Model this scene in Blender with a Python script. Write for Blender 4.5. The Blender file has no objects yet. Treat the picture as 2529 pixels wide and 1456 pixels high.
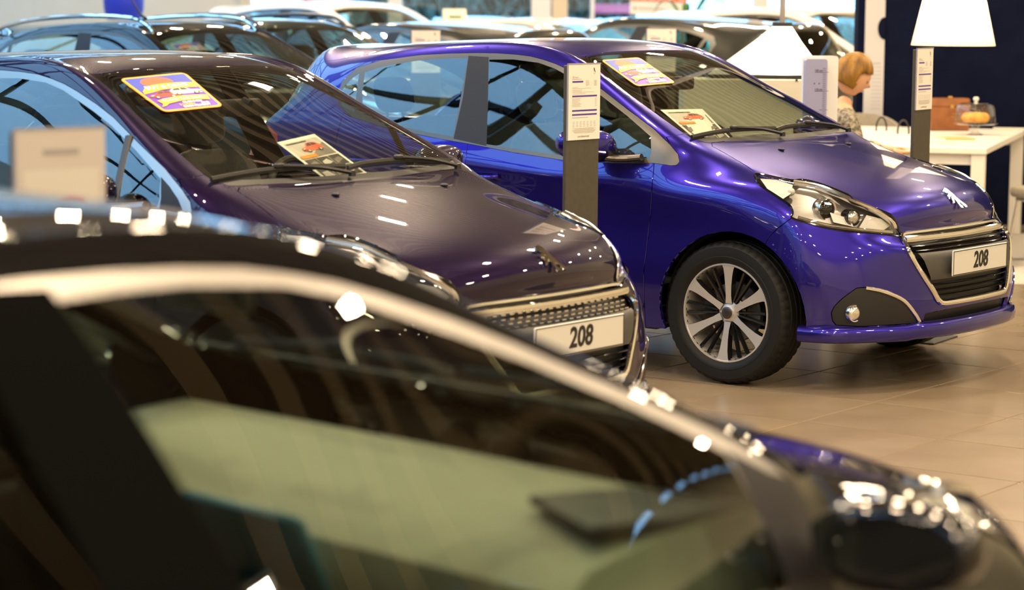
import bpy, bmesh, math, random
from mathutils import Vector, Matrix
from mathutils.bvhtree import BVHTree

random.seed(7)
SC = bpy.context.scene
COL = SC.collection

# ------------------------------------------------------------------ camera, world, exposure
FPX, CAM_H, PITCH, ROLL = 6000.0, 1.6393, 0.12018, 0.00763
cam_data = bpy.data.cameras.new('camera')
cam_data.sensor_width = 36.0
cam_data.lens = FPX / 2529.0 * 36.0
cam_data.clip_start = 0.05
cam_data.clip_end = 300
cam_data.dof.use_dof = True
cam_data.dof.focus_distance = 10.3
cam_data.dof.aperture_fstop = 2.7
cam_data.dof.aperture_blades = 9
cam = bpy.data.objects.new('camera', cam_data)
COL.objects.link(cam)
_fw = Vector((0, math.cos(PITCH), -math.sin(PITCH)))
_up0 = Vector((0, math.sin(PITCH), math.cos(PITCH)))
_rt0 = Vector((1, 0, 0))
_rt = _rt0 * math.cos(ROLL) + _up0 * math.sin(ROLL)
_up = _up0 * math.cos(ROLL) - _rt0 * math.sin(ROLL)
_m = Matrix((_rt, _up, -_fw)).transposed().to_4x4()
_m.translation = (0, 0, CAM_H)
cam.matrix_world = _m
SC.camera = cam

vs = SC.view_settings
vs.view_transform = 'Standard'
vs.look = 'None'
vs.gamma = 1.0
vs.use_curve_mapping = False
vs.exposure = 0.35
SC.cycles.max_bounces = 6
SC.cycles.diffuse_bounces = 2
SC.cycles.glossy_bounces = 3
SC.cycles.transmission_bounces = 4
SC.cycles.transparent_max_bounces = 12
SC.cycles.caustics_reflective = False
SC.cycles.caustics_refractive = False

world = bpy.data.worlds.new('overcast_sky')
SC.world = world
world.use_nodes = True
_wn = world.node_tree
_bg = _wn.nodes['Background']
_bg.inputs[0].default_value = (0.33, 0.62, 1.0, 1)
_bg.inputs[1].default_value = 4.0


def at_depth(px, py, y):
    """point of the place seen at photograph position (px, py), at distance y in front of the viewer"""
    d = _fw * FPX + _rt * (px - 1264.5) - _up * (py - 728.0)
    return Vector((0, 0, CAM_H)) + d * (y / d.y)


def at_height(px, py, z):
    d = _fw * FPX + _rt * (px - 1264.5) - _up * (py - 728.0)
    return Vector((0, 0, CAM_H)) + d * ((z - CAM_H) / d.z)


# ------------------------------------------------------------------ materials
def mat(name, color=(0.8, 0.8, 0.8), rough=0.5, metal=0.0, coat=0.0, coat_rough=0.03, trans=0.0, ior=1.45,
        emit=None, emit_s=0.0, spec=0.5, sheen=0.0):
    m = bpy.data.materials.new(name)
    m.use_nodes = True
    b = m.node_tree.nodes['Principled BSDF']
    b.inputs['Base Color'].default_value = (*color, 1)
    b.inputs['Roughness'].default_value = rough
    b.inputs['Metallic'].default_value = metal
    b.inputs['Coat Weight'].default_value = coat
    b.inputs['Coat Roughness'].default_value = coat_rough
    b.inputs['Transmission Weight'].default_value = trans
    b.inputs['IOR'].default_value = ior
    b.inputs['Specular IOR Level'].default_value = spec
    if sheen:
        b.inputs['Sheen Weight'].default_value = sheen
    if emit:
        b.inputs['Emission Color'].default_value = (*emit, 1)
        b.inputs['Emission Strength'].default_value = emit_s
    return m


def nd(m, typ, **kw):
    n = m.node_tree.nodes.new(typ)
    for k, v in kw.items():
        setattr(n, k, v)
    return n


def lk(m, a, b):
    m.node_tree.links.new(a, b)


def bsdf(m):
    return m.node_tree.nodes['Principled BSDF']


def noise_mix(m, c1, c2, scale=8, detail=4, lo=0.35, hi=0.65, stretch=None, bump=0.0):
    """base colour from two tones mixed by noise, optional fine relief"""
    tc = nd(m, 'ShaderNodeTexCoord')
    src = tc.outputs['Object']
    if stretch:
        mp = nd(m, 'ShaderNodeMapping')
        mp.inputs['Scale'].default_value = stretch
        lk(m, src, mp.inputs['Vector'])
        src = mp.outputs['Vector']
    n = nd(m, 'ShaderNodeTexNoise')
    n.inputs['Scale'].default_value = scale
    n.inputs['Detail'].default_value = detail
    lk(m, src, n.inputs['Vector'])
    r = nd(m, 'ShaderNodeValToRGB')
    r.color_ramp.elements[0].position = lo
    r.color_ramp.elements[0].color = (*c1, 1)
    r.color_ramp.elements[1].position = hi
    r.color_ramp.elements[1].color = (*c2, 1)
    lk(m, n.outputs['Fac'], r.inputs['Fac'])
    lk(m, r.outputs['Color'], bsdf(m).inputs['Base Color'])
    if bump:
        b = nd(m, 'ShaderNodeBump')
        b.inputs['Strength'].default_value = bump
        b.inputs['Distance'].default_value = 0.01
        lk(m, n.outputs['Fac'], b.inputs['Height'])
        lk(m, b.outputs['Normal'], bsdf(m).inputs['Normal'])
    return m


def paint(name, color, metal=0.55, rough=0.32, coat_rough=0.015, inner=(0.012, 0.012, 0.013), flake=True):
    """car paint: metallic base under clear coat; the inner face of the panel is dull trim"""
    m = mat(name, color, rough, metal, coat=1.0, coat_rough=coat_rough, spec=0.0)
    nt = m.node_tree
    out = nt.nodes['Material Output']
    b = bsdf(m)
    if flake:
        tc = nd(m, 'ShaderNodeTexCoord')
        n = nd(m, 'ShaderNodeTexNoise')
        n.inputs['Scale'].default_value = 900
        n.inputs['Detail'].default_value = 1
        lk(m, tc.outputs['Object'], n.inputs['Vector'])
        bp = nd(m, 'ShaderNodeBump')
        bp.inputs['Strength'].default_value = 0.06
        bp.inputs['Distance'].default_value = 0.002
        lk(m, n.outputs['Fac'], bp.inputs['Height'])
        lk(m, bp.outputs['Normal'], b.inputs['Normal'])
    g = nd(m, 'ShaderNodeNewGeometry')
    d = nd(m, 'ShaderNodeBsdfDiffuse')
    d.inputs['Color'].default_value = (*inner, 1)
    mx = nd(m, 'ShaderNodeMixShader')
    lk(m, g.outputs['Backfacing'], mx.inputs[0])
    lk(m, b.outputs[0], mx.inputs[1])
    lk(m, d.outputs[0], mx.inputs[2])
    lk(m, mx.outputs[0], out.inputs['Surface'])
    return m


def glass(name, tint=(0.75, 0.9, 0.82), refl=1.0, rough=0.0):
    """thin pane: tinted see-through with Fresnel reflection of both faces"""
    m = bpy.data.materials.new(name)
    m.use_nodes = True
    nt = m.node_tree
    nt.nodes.clear()
    out = nt.nodes.new('ShaderNodeOutputMaterial')
    t = nt.nodes.new('ShaderNodeBsdfTransparent')
    t.inputs[0].default_value = (*tint, 1)
    gl = nt.nodes.new('ShaderNodeBsdfGlossy')
    gl.inputs['Color'].default_value = (1, 1, 1, 1)
    gl.inputs['Roughness'].default_value = rough
    fr = nt.nodes.new('ShaderNodeFresnel')
    geo = nt.nodes.new('ShaderNodeNewGeometry')
    io = nt.nodes.new('ShaderNodeMapRange')      # both faces of the pane reflect alike
    io.inputs['To Min'].default_value = 1.52
    io.inputs['To Max'].default_value = 1 / 1.52
    nt.links.new(geo.outputs['Backfacing'], io.inputs['Value'])
    nt.links.new(io.outputs['Result'], fr.inputs['IOR'])
    mu = nt.nodes.new('ShaderNodeMath')
    mu.operation = 'MULTIPLY'
    mu.inputs[1].default_value = 1.9 * refl
    mu.use_clamp = True
    mx = nt.nodes.new('ShaderNodeMixShader')
    nt.links.new(fr.outputs[0], mu.inputs[0])
    nt.links.new(mu.outputs[0], mx.inputs[0])
    nt.links.new(t.outputs[0], mx.inputs[1])
    nt.links.new(gl.outputs[0], mx.inputs[2])
    nt.links.new(mx.outputs[0], out.inputs['Surface'])
    return m


M = {}
M['blue_paint'] = paint('metallic_blue_paint', (0.024, 0.016, 0.235), metal=0.75, rough=0.28)
M['plum_paint'] = paint('dark_plum_paint', (0.012, 0.006, 0.030), metal=0.4)
M['black_paint'] = paint('black_paint', (0.006, 0.006, 0.007), metal=0.1, flake=False)
M['white_paint'] = paint('white_paint', (0.80, 0.78, 0.74), metal=0.0, rough=0.4, flake=False)
M['cream_paint'] = paint('cream_paint', (0.78, 0.70, 0.55), metal=0.0, rough=0.4, flake=False)
M['green_black_paint'] = paint('green_black_paint', (0.010, 0.022, 0.020), metal=0.3)
M['grey_paint'] = paint('dark_grey_paint', (0.045, 0.045, 0.040), metal=0.4)
M['silver_paint'] = paint('silver_paint', (0.55, 0.62, 0.72), metal=0.3)
M['red_paint'] = paint('red_paint', (0.45, 0.02, 0.02), metal=0.0)
M['side_glass'] = glass('side_glass', (0.62, 0.74, 0.66))
M['screen_glass'] = glass('windscreen_glass', (0.88, 0.91, 0.83))
M['dark_glass'] = glass('dark_cabin_glass', (0.04, 0.045, 0.04), 0.5)  # near-black tint puts the dark rear cabin into the glass colour
M['pillar_black'] = mat('matte_black_pillar', (0.002, 0.002, 0.002), 0.7, spec=0.03)
M['clear_glass'] = glass('clear_glass', (0.97, 0.97, 0.97))
M['lens_glass'] = glass('lens_glass', (0.96, 0.96, 0.96))
M['window_glass'] = glass('window_glass', (0.90, 0.96, 0.97), 0.6)
M['black_plastic'] = mat('black_plastic', (0.012, 0.012, 0.013), 0.45)
M['gloss_black'] = mat('gloss_black', (0.006, 0.006, 0.007), 0.08, coat=0.6)
M['grey_plastic'] = mat('grey_plastic', (0.055, 0.053, 0.05), 0.42)
M['satin_trim'] = mat('satin_trim', (0.12, 0.112, 0.105), 0.40, 1.0)
M['pillar_grey'] = mat('pillar_grey', (0.016, 0.016, 0.020), 0.45, spec=0.30)
M['satin_bright'] = mat('satin_bright_trim', (0.34, 0.325, 0.31), 0.36, 1.0)
M['chrome'] = mat('chrome', (0.86, 0.85, 0.83), 0.07, 1.0)
M['alloy'] = mat('machined_alloy', (0.80, 0.79, 0.77), 0.36, 0.75)
M['dark_alloy'] = mat('gloss_black_alloy', (0.010, 0.010, 0.011), 0.14, 0.2, coat=1.0)
M['grey_alloy'] = mat('silver_alloy', (0.50, 0.52, 0.50), 0.28, 0.8)
M['rubber'] = mat('tyre_rubber', (0.008, 0.008, 0.008), 0.6, spec=0.35)
M['cabin_dark'] = mat('dark_cabin_trim', (0.018, 0.018, 0.019), 0.6)
M['cabin_grey'] = mat('grey_cabin_trim', (0.10, 0.10, 0.09), 0.7)
M['cabin_olive'] = mat('beige_cabin_trim', (0.26, 0.255, 0.195), 0.8)
M['lamp_inner'] = mat('lamp_inner', (0.42, 0.41, 0.39), 0.35, 0.8)
M['screen_reflection'] = mat('screen_painted_reflection', (0.06, 0.17, 0.25), 0.25)  # blue daylight reflected in the screen, put into its base colour
M['seat_cloth'] = noise_mix(mat('seat_cloth', rough=0.9, sheen=0.3), (0.014, 0.014, 0.016), (0.03, 0.03, 0.033), 60)
M['plate_white'] = mat('plate_white', (0.62, 0.62, 0.60), 0.4)
M['ink'] = mat('black_ink', (0.01, 0.01, 0.01), 0.5)
M['reflector'] = mat('lamp_reflector', (0.80, 0.79, 0.76), 0.16, 1.0)
M['lamp_white'] = mat('lamp_white_plastic', (0.70, 0.69, 0.64), 0.35)
M['amber'] = mat('amber_lens', (0.75, 0.30, 0.03), 0.2)
M['red_lens'] = mat('red_lens', (0.45, 0.012, 0.012), 0.15, coat=1.0)
M['brake_metal'] = mat('brake_metal', (0.35, 0.34, 0.33), 0.4, 1.0)
M['arch_liner'] = mat('arch_liner', (0.006, 0.006, 0.006), 0.9)


# ------------------------------------------------------------------ mesh helpers
def smooth(me, angle=None):
    if angle is None:
        me.polygons.foreach_set('use_smooth', [True] * len(me.polygons))
    else:
        bm = bmesh.new()
        bm.from_mesh(me)
        for f in bm.faces:
            f.smooth = True
        for e in bm.edges:
            if len(e.link_faces) == 2 and e.calc_face_angle(0) > angle:
                e.smooth = False
        bm.to_mesh(me)
        bm.free()


def obj(name, bm_or_me, m, parent=None, angle=0.6):
    if isinstance(bm_or_me, bmesh.types.BMesh):
        me = bpy.data.meshes.new(name)
        bm_or_me.to_mesh(me)
        bm_or_me.free()
        if angle is not None:
            smooth(me, angle)
    else:
        me = bm_or_me
    ms = m if isinstance(m, (list, tuple)) else [m]
    for q in ms:
        me.materials.append(M[q] if isinstance(q, str) else q)
    o = bpy.data.objects.new(name, me)
    COL.objects.link(o)
    if parent is not None:
        o.parent = parent
    return o


def tag(o, label, cat, group=None):
    o['label'] = label
    o['category'] = cat
    if group:
        o['group'] = group
    return o


def thing(name, label, cat, loc=(0, 0, 0), rotz=0.0, group=None):
    o = bpy.data.objects.new(name, None)
    o.empty_display_size = 0.1
    COL.objects.link(o)
    o.location = loc
    o.rotation_euler = (0, 0, rotz)
    return tag(o, label, cat, group)


def structure(o):
    o['kind'] = 'structure'
    return o


def copy_tree(o, parent=None):
    c = o.copy()
    COL.objects.link(c)
    c.parent = parent
    for ch in list(o.children):
        copy_tree(ch, c)
    return c


def add_box(bm, c, s, bevel=0.0, rot=None, seg=1):
    r = bmesh.ops.create_cube(bm, size=1.0)
    vs_ = r['verts']
    bmesh.ops.scale(bm, vec=s, verts=vs_)
    if bevel:
        es = list({e for v in vs_ for e in v.link_edges})
        rr = bmesh.ops.bevel(bm, geom=es, offset=bevel, segments=seg, affect='EDGES', profile=0.5)
        vs_ = list({v for v in rr['verts']} | {v for v in vs_ if v.is_valid})
    if rot is not None:
        bmesh.ops.rotate(bm, verts=vs_, cent=(0, 0, 0), matrix=rot)
    bmesh.ops.translate(bm, vec=c, verts=vs_)
    return vs_


def add_tube(bm, pts, r, seg=8, caps=True, closed=False, up=None, ry=None):
    """round (or flattened, ry) bar swept along points"""
    pts = [Vector(p) for p in pts]
    n = len(pts)
    rings = []
    rr = r if hasattr(r, '__len__') else [r] * n
    ref = Vector(up) if up is not None else None
    for i, p in enumerate(pts):
        if closed:
            t = (pts[(i + 1) % n] - pts[i - 1])
        else:
            t = pts[min(i + 1, n - 1)] - pts[max(i - 1, 0)]
        t.normalize()
        u = ref
        if u is None:
            u = Vector((0, 0, 1)) if abs(t.z) < 0.95 else Vector((1, 0, 0))
        a = t.cross(u)
        if a.length < 1e-6:
            a = t.orthogonal()
        a.normalize()
        b = a.cross(t).normalized()
        rb = rr[i] if ry is None else ry
        rings.append([bm.verts.new(p + a * math.cos(2 * math.pi * k / seg) * rr[i] + b * math.sin(2 * math.pi * k / seg) * rb)
                      for k in range(seg)])
    m = n if closed else n - 1
    for i in range(m):
        A, B = rings[i], rings[(i + 1) % n]
        for k in range(seg):
            bm.faces.new((A[k], A[(k + 1) % seg], B[(k + 1) % seg], B[k]))
    if caps and not closed:
        bm.faces.new(list(reversed(rings[0])))
        bm.faces.new(rings[-1])


def add_lathe(bm, prof, seg=48, axis='Z', c=(0, 0, 0), caps=False):
    """prof: list of (radius, height)"""
    c = Vector(c)
    rings = []
    for r, h in prof:
        ring = []
        for k in range(seg):
            a = 2 * math.pi * k / seg
            x, y = r * math.cos(a), r * math.sin(a)
            v = {'Z': (x, y, h), 'Y': (x, h, y), 'X': (h, x, y)}[axis]
            ring.append(bm.verts.new(c + Vector(v)))
        rings.append(ring)
    for A, B in zip(rings[:-1], rings[1:]):
        for k in range(seg):
            f = (A[k], A[(k + 1) % seg], B[(k + 1) % seg], B[k])
            bm.faces.new(f if axis != 'Y' else f[::-1])
    if caps:
        f0, f1 = list(reversed(rings[0])), rings[-1]
        bm.faces.new(f0 if axis != 'Y' else f0[::-1])
        bm.faces.new(f1 if axis != 'Y' else f1[::-1])
    return rings


def add_prism(bm, poly, z0, z1, frame=None):
    """extrude a 2D polygon; frame = (origin, u, v, n)"""
    o, u, v, n = frame if frame else (Vector(), Vector((1, 0, 0)), Vector((0, 1, 0)), Vector((0, 0, 1)))
    A = [bm.verts.new(o + u * x + v * y + n * z0) for x, y in poly]
    B = [bm.verts.new(o + u * x + v * y + n * z1) for x, y in poly]
    m = len(poly)
    bm.faces.new(A[::-1])
    bm.faces.new(B)
    for k in range(m):
        bm.faces.new((A[k], A[(k + 1) % m], B[(k + 1) % m], B[k]))


def text_mesh(name, s, size, m, parent=None, extrude=0.0008, align='CENTER', shear=0.0, bold=0.0):
    cu = bpy.data.curves.new(name, 'FONT')
    cu.body = s
    cu.size = size
    cu.align_x = align
    cu.align_y = 'CENTER'
    cu.extrude = extrude
    cu.shear = shear
    cu.offset = bold
    cu.resolution_u = 3
    t = bpy.data.objects.new(name, cu)
    COL.objects.link(t)
    me = bpy.data.meshes.new_from_object(t.evaluated_get(bpy.context.evaluated_depsgraph_get()))
    bpy.data.objects.remove(t)
    bpy.data.curves.remove(cu)
    me.name = name
    me.materials.clear()
    return obj(name, me, m, parent)


def curve_pts(ctrl, n=6, closed=False):
    """Catmull-Rom through control points"""
    P = [Vector(c) for c in ctrl]
    out = []
    m = len(P)
    rng = range(m) if closed else range(m - 1)
    for i in rng:
        if closed:
            a, b, c, d = P[i - 1], P[i], P[(i + 1) % m], P[(i + 2) % m]
        else:
            a, b, c, d = P[max(i - 1, 0)], P[i], P[i + 1], P[min(i + 2, m - 1)]
        for k in range(n):
            t = k / n
            out.append(0.5 * ((2 * b) + (c - a) * t + (2 * a - 5 * b + 4 * c - d) * t * t + (3 * b - a - 3 * c + d) * t ** 3))
    if not closed:
        out.append(P[-1].copy())
    return out


# ------------------------------------------------------------------ hatchback car: body surface
# car space: x forward from the front axle, y to either side, z up.  EYE is the point the outlines were sighted from.
EYE = Vector((5.592, 9.649, 1.639))


def side_cols(x, shoulder, belt_z):
    """points down the flank: shoulder crease, hollow, bulge, lower, sill edge"""
    w = 1.0
    return [(x, 0.862 * w, shoulder), (x, 0.850 * w, shoulder - 0.15), (x, 0.870 * w, 0.47), (x, 0.858 * w, 0.33), (x, 0.825 * w, 0.215)]


STATIONS = [
    # 0: lip of the bonnet, lower edge of the head lamp, front corner of the bumper
    [(.660, 0, .662), (.652, .22, .662), (.634, .40, .664), (.585, .555, .675), (.515, .665, .688), (.430, .742, .702),
     (.440, .765, .630), (.450, .780, .550), (.462, .782, .460), (.470, .772, .350), (.470, .755, .245)],
    # 1
    [(.676, 0, .728), (.664, .22, .726), (.630, .40, .722), (.585, .52, .742), (.480, .655, .765), (.335, .785, .752),
     (.335, .818, .690), (.335, .832, .600), (.338, .842, .480), (.342, .835, .350), (.345, .810, .235)],
    # 2
    [(.650, 0, .790), (.636, .22, .788), (.600, .39, .778), (.540, .51, .785), (.410, .650, .822), (.230, .782, .815),
     (.215, .826, .740), (.210, .842, .640), (.205, .858, .500), (.200, .852, .350), (.200, .828, .230)],
    # 3
    [(.560, 0, .846), (.545, .23, .843), (.505, .41, .833), (.440, .55, .836), (.300, .675, .868), (.110, .785, .858),
     (.085, .836, .775), (.070, .848, .660), (.050, .862, .500), (.040, .856, .350), (.040, .832, .225)],
    # 4
    [(.360, 0, .905), (.345, .24, .902), (.300, .43, .893), (.240, .580, .885), (.130, .695, .897), (-.040, .790, .882),
     (-.080, .842, .800), (-.100, .848, .670), (-.120, .866, .500), (-.120, .858, .345), (-.120, .832, .220)],
    # 5
    [(.060, 0, .974), (.045, .24, .971), (.010, .44, .962), (-.030, .605, .955), (-.085, .715, .950), (-.190, .795, .900),
     (-.250, .848, .810), (-.270, .848, .670), (-.290, .868, .490), (-.290, .858, .340), (-.290, .830, .215)],
    # 6: cowl
    [(-.175, 0, 1.020), (-.180, .24, 1.018), (-.190, .45, 1.014), (-.205, .625, 1.014), (-.235, .735, .995), (-.295, .800, .925),
     (-.370, .852, .822), (-.385, .847, .672), (-.395, .869, .485), (-.395, .858, .338), (-.395, .830, .214)],
    # 7: foot of the windscreen
    [(-.225, 0, 1.036), (-.230, .24, 1.036), (-.245, .47, 1.038), (-.300, .668, 1.052), (-.322, .762, 1.022), (-.400, .815, .938),
     (-.480, .858, .828), (-.480, .848, .674), (-.480, .870, .480), (-.480, .858, .335), (-.480, .828, .213)],
    # 8
    [(-.450, 0, 1.165), (-.455, .25, 1.162), (-.475, .47, 1.158), (-.520, .638, 1.155), (-.560, .728, 1.132), (-.620, .826, .938),
     (-.660, .862, .836), (-.660, .850, .678), (-.660, .872, .475), (-.660, .858, .332), (-.660, .826, .212)],
    # 9
    [(-.720, 0, 1.298), (-.725, .25, 1.295), (-.740, .45, 1.288), (-.770, .592, 1.272), (-.800, .672, 1.240), (-.860, .830, .936),
     (-.880, .864, .845), (-.880, .852, .684), (-.880, .872, .472), (-.880, .858, .330), (-.880, .826, .212)],
    # 10: head of the windscreen
    [(-.985, 0, 1.413), (-.988, .24, 1.411), (-.998, .42, 1.404), (-1.025, .552, 1.388), (-1.050, .634, 1.352), (-1.110, .832, .955),
     (-1.120, .865, .856), (-1.120, .854, .690), (-1.120, .872, .470), (-1.120, .858, .330), (-1.120, .826, .212)],
    # 11
    [(-1.320, 0, 1.464), (-1.320, .24, 1.460), (-1.325, .42, 1.450), (-1.335, .545, 1.432), (-1.345, .618, 1.396), (-1.400, .834, .982),
     (-1.400, .866, .870), (-1.400, .855, .700), (-1.400, .872, .470), (-1.400, .858, .330), (-1.400, .826, .212)],
    # 12
    [(-1.750, 0, 1.457), (-1.750, .24, 1.452), (-1.750, .42, 1.442), (-1.750, .550, 1.423), (-1.750, .625, 1.388), (-1.750, .834, 1.018),
     (-1.750, .868, .892), (-1.750, .858, .715), (-1.750, .872, .475), (-1.750, .858, .332), (-1.750, .826, .214)],
    # 13
    [(-2.200, 0, 1.438), (-2.195, .24, 1.433), (-2.180, .42, 1.420), (-2.160, .555, 1.392), (-2.130, .652, 1.342), (-2.130, .828, 1.062),
     (-2.130, .866, .915), (-2.130, .862, .735), (-2.130, .872, .490), (-2.130, .860, .340), (-2.130, .826, .216)],
    # 14
    [(-2.600, 0, 1.408), (-2.590, .24, 1.402), (-2.550, .41, 1.386), (-2.470, .555, 1.340), (-2.370, .680, 1.262), (-2.400, .815, 1.080),
     (-2.420, .856, .930), (-2.430, .868, .750), (-2.430, .876, .510), (-2.430, .864, .350), (-2.430, .830, .222)],
    # 15
    [(-2.820, 0, 1.372), (-2.800, .24, 1.366), (-2.745, .41, 1.345), (-2.660, .555, 1.285), (-2.600, .680, 1.190), (-2.680, .785, 1.060),
     (-2.700, .828, .930), (-2.710, .848, .760), (-2.710, .858, .530), (-2.710, .848, .370), (-2.710, .812, .240)],
    # 16: foot of the rear window, rear corner
    [(-3.030, 0, 1.020), (-3.010, .24, 1.018), (-2.970, .41, 1.012), (-2.910, .555, 1.008), (-2.860, .660, 1.005), (-2.830, .725, 1.000),
     (-2.860, .765, .900), (-2.900, .790, .740), (-2.940, .800, .560), (-2.920, .790, .400), (-2.880, .760, .265)],
]
FRONT = [  # rows below station 0 (centre -> corner), at the level of columns 6..10
    [(.735, 0, .612), (.728, .22, .612), (.700, .40, .614), (.635, .56, .620), (.550, .675, .625)],
    [(.756, 0, .540), (.749, .22, .540), (.720, .40, .540), (.655, .565, .545), (.565, .685, .548)],
    [(.768, 0, .460), (.760, .22, .460), (.730, .40, .460), (.668, .57, .460), (.572, .692, .460)],
    [(.772, 0, .345), (.765, .22, .345), (.738, .40, .345), (.670, .575, .348), (.575, .692, .350)],
    [(.740, 0, .245), (.735, .22, .245), (.712, .40, .245), (.650, .565, .245), (.570, .675, .245)],
]
REAR = [
    [(-3.055, 0, .900), (-3.035, .24, .900), (-3.00, .41, .900), (-2.95, .56, .900), (-2.91, .69, .900)],
    [(-3.085, 0, .740), (-3.070, .24, .740), (-3.04, .41, .740), (-2.99, .57, .740), (-2.95, .71, .740)],
    [(-3.150, 0, .560), (-3.140, .24, .560), (-3.11, .41, .560), (-3.06, .58, .560), (-3.00, .71, .560)],
    [(-3.130, 0, .400), (-3.120, .24, .400), (-3.09, .41, .400), (-3.04, .57, .400), (-2.98, .70, .400)],
    [(-3.050, 0, .270), (-3.040, .24, .270), (-3.01, .41, .270), (-2.97, .56, .270), (-2.92, .68, .265)],
]
T_BODY, T_SCREEN, T_REARGLASS, T_ROOF, T_FRONT, T_REARFACE = 0, 1, 2, 3, 4, 5


def body_cage():
    verts, faces, tags = [], [], []
    idx = {}

    def V(key, p):
        if key not in idx:
            idx[key] = len(verts)
            verts.append(Vector(p))
        return idx[key]

    ns = len(STATIONS)

    def sv(i, j, s):
        p = STATIONS[i][j]
        if j == 0:
            s = 1
        return V(('s', i, j, s), (p[0], p[1] * s, p[2]))

    def fv(k, j, s):
        if k == 0:
            return sv(0, j, s)
        if j == 5:
            return sv(0, 5 + k, s)
        p = FRONT[k - 1][j]
        if j == 0:
            s = 1
        return V(('f', k, j, s), (p[0], p[1] * s, p[2]))

    def rv(k, j, s):
        if k == 0:
            return sv(ns - 1, j, s)
        if j == 5:
            return sv(ns - 1, 5 + k, s)
        p = REAR[k - 1][j]
        if j == 0:
            s = 1
        return V(('r', k, j, s), (p[0], p[1] * s, p[2]))

    for s in (1, -1):
        def F(a, b, c, d, t):
            q = (a, b, c, d) if s == 1 else (d, c, b, a)
            faces.append(q)
            tags.append(t)
        for i in range(ns - 1):
            for j in range(10):
                t = T_BODY
                if 7 <= i <= 9 and j < 3:
                    t = T_SCREEN
                elif 10 <= i <= 14 and j < 3:
                    t = T_ROOF
                elif i == 15 and j < 4:
                    t = T_REARGLASS
                F(sv(i, j, s), sv(i, j + 1, s), sv(i + 1, j + 1, s), sv(i + 1, j, s), t)
        for k in range(5):
            for j in range(5):
                F(fv(k + 1, j, s), fv(k + 1, j + 1, s), fv(k, j + 1, s), fv(k, j, s), T_FRONT)
                F(rv(k, j, s), rv(k, j + 1, s), rv(k + 1, j + 1, s), rv(k + 1, j, s), T_REARFACE)
    return verts, faces, tags


def subdivided(verts, faces, tags, level=3, iters=3):
    target = [v.copy() for v in verts]
    cur = [v.copy() for v in verts]
    me = bpy.data.meshes.new('cage')
    me.from_pydata([tuple(v) for v in cur], [], faces)
    me.polygons.foreach_set('material_index', tags)
    for _ in range(6):
        me.materials.append(None)
    o = bpy.data.objects.new('cage', me)
    COL.objects.link(o)
    md = o.modifiers.new('s', 'SUBSURF')
    md.levels = level
    md.render_levels = level
    md.boundary_smooth = 'PRESERVE_CORNERS'
    n = len(verts)
    # soft crease along the bonnet lip, pillars and shoulder
    for it in range(iters + 1):
        dg = bpy.context.evaluated_depsgraph_get()
        dg.update()
        ev = o.evaluated_get(dg)
        em = ev.to_mesh()
        if it == iters:
            out = bpy.data.meshes.new_from_object(ev)
            ev.to_mesh_clear()
            break
        pos = [em.vertices[k].co.copy() for k in range(n)]
        ev.to_mesh_clear()
        for k in range(n):
            cur[k] += (target[k] - pos[k]) * 0.85
            me.vertices[k].co = cur[k]
        me.update()
    bpy.data.objects.remove(o)
    return out


def seg_dist(p, a, b):
    ab = (b[0] - a[0], b[1] - a[1])
    L = ab[0] ** 2 + ab[1] ** 2
    t = 0 if L == 0 else max(0, min(1, ((p[0] - a[0]) * ab[0] + (p[1] - a[1]) * ab[1]) / L))
    return math.hypot(p[0] - a[0] - t * ab[0], p[1] - a[1] - t * ab[1])


def in_poly(p, poly):
    x, y = p
    c = False
    n = len(poly)
    for i in range(n):
        x1, y1 = poly[i]
        x2, y2 = poly[(i + 1) % n]
        if (y1 > y) != (y2 > y) and x < (x2 - x1) * (y - y1) / (y2 - y1) + x1:
            c = not c
    return c


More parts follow.
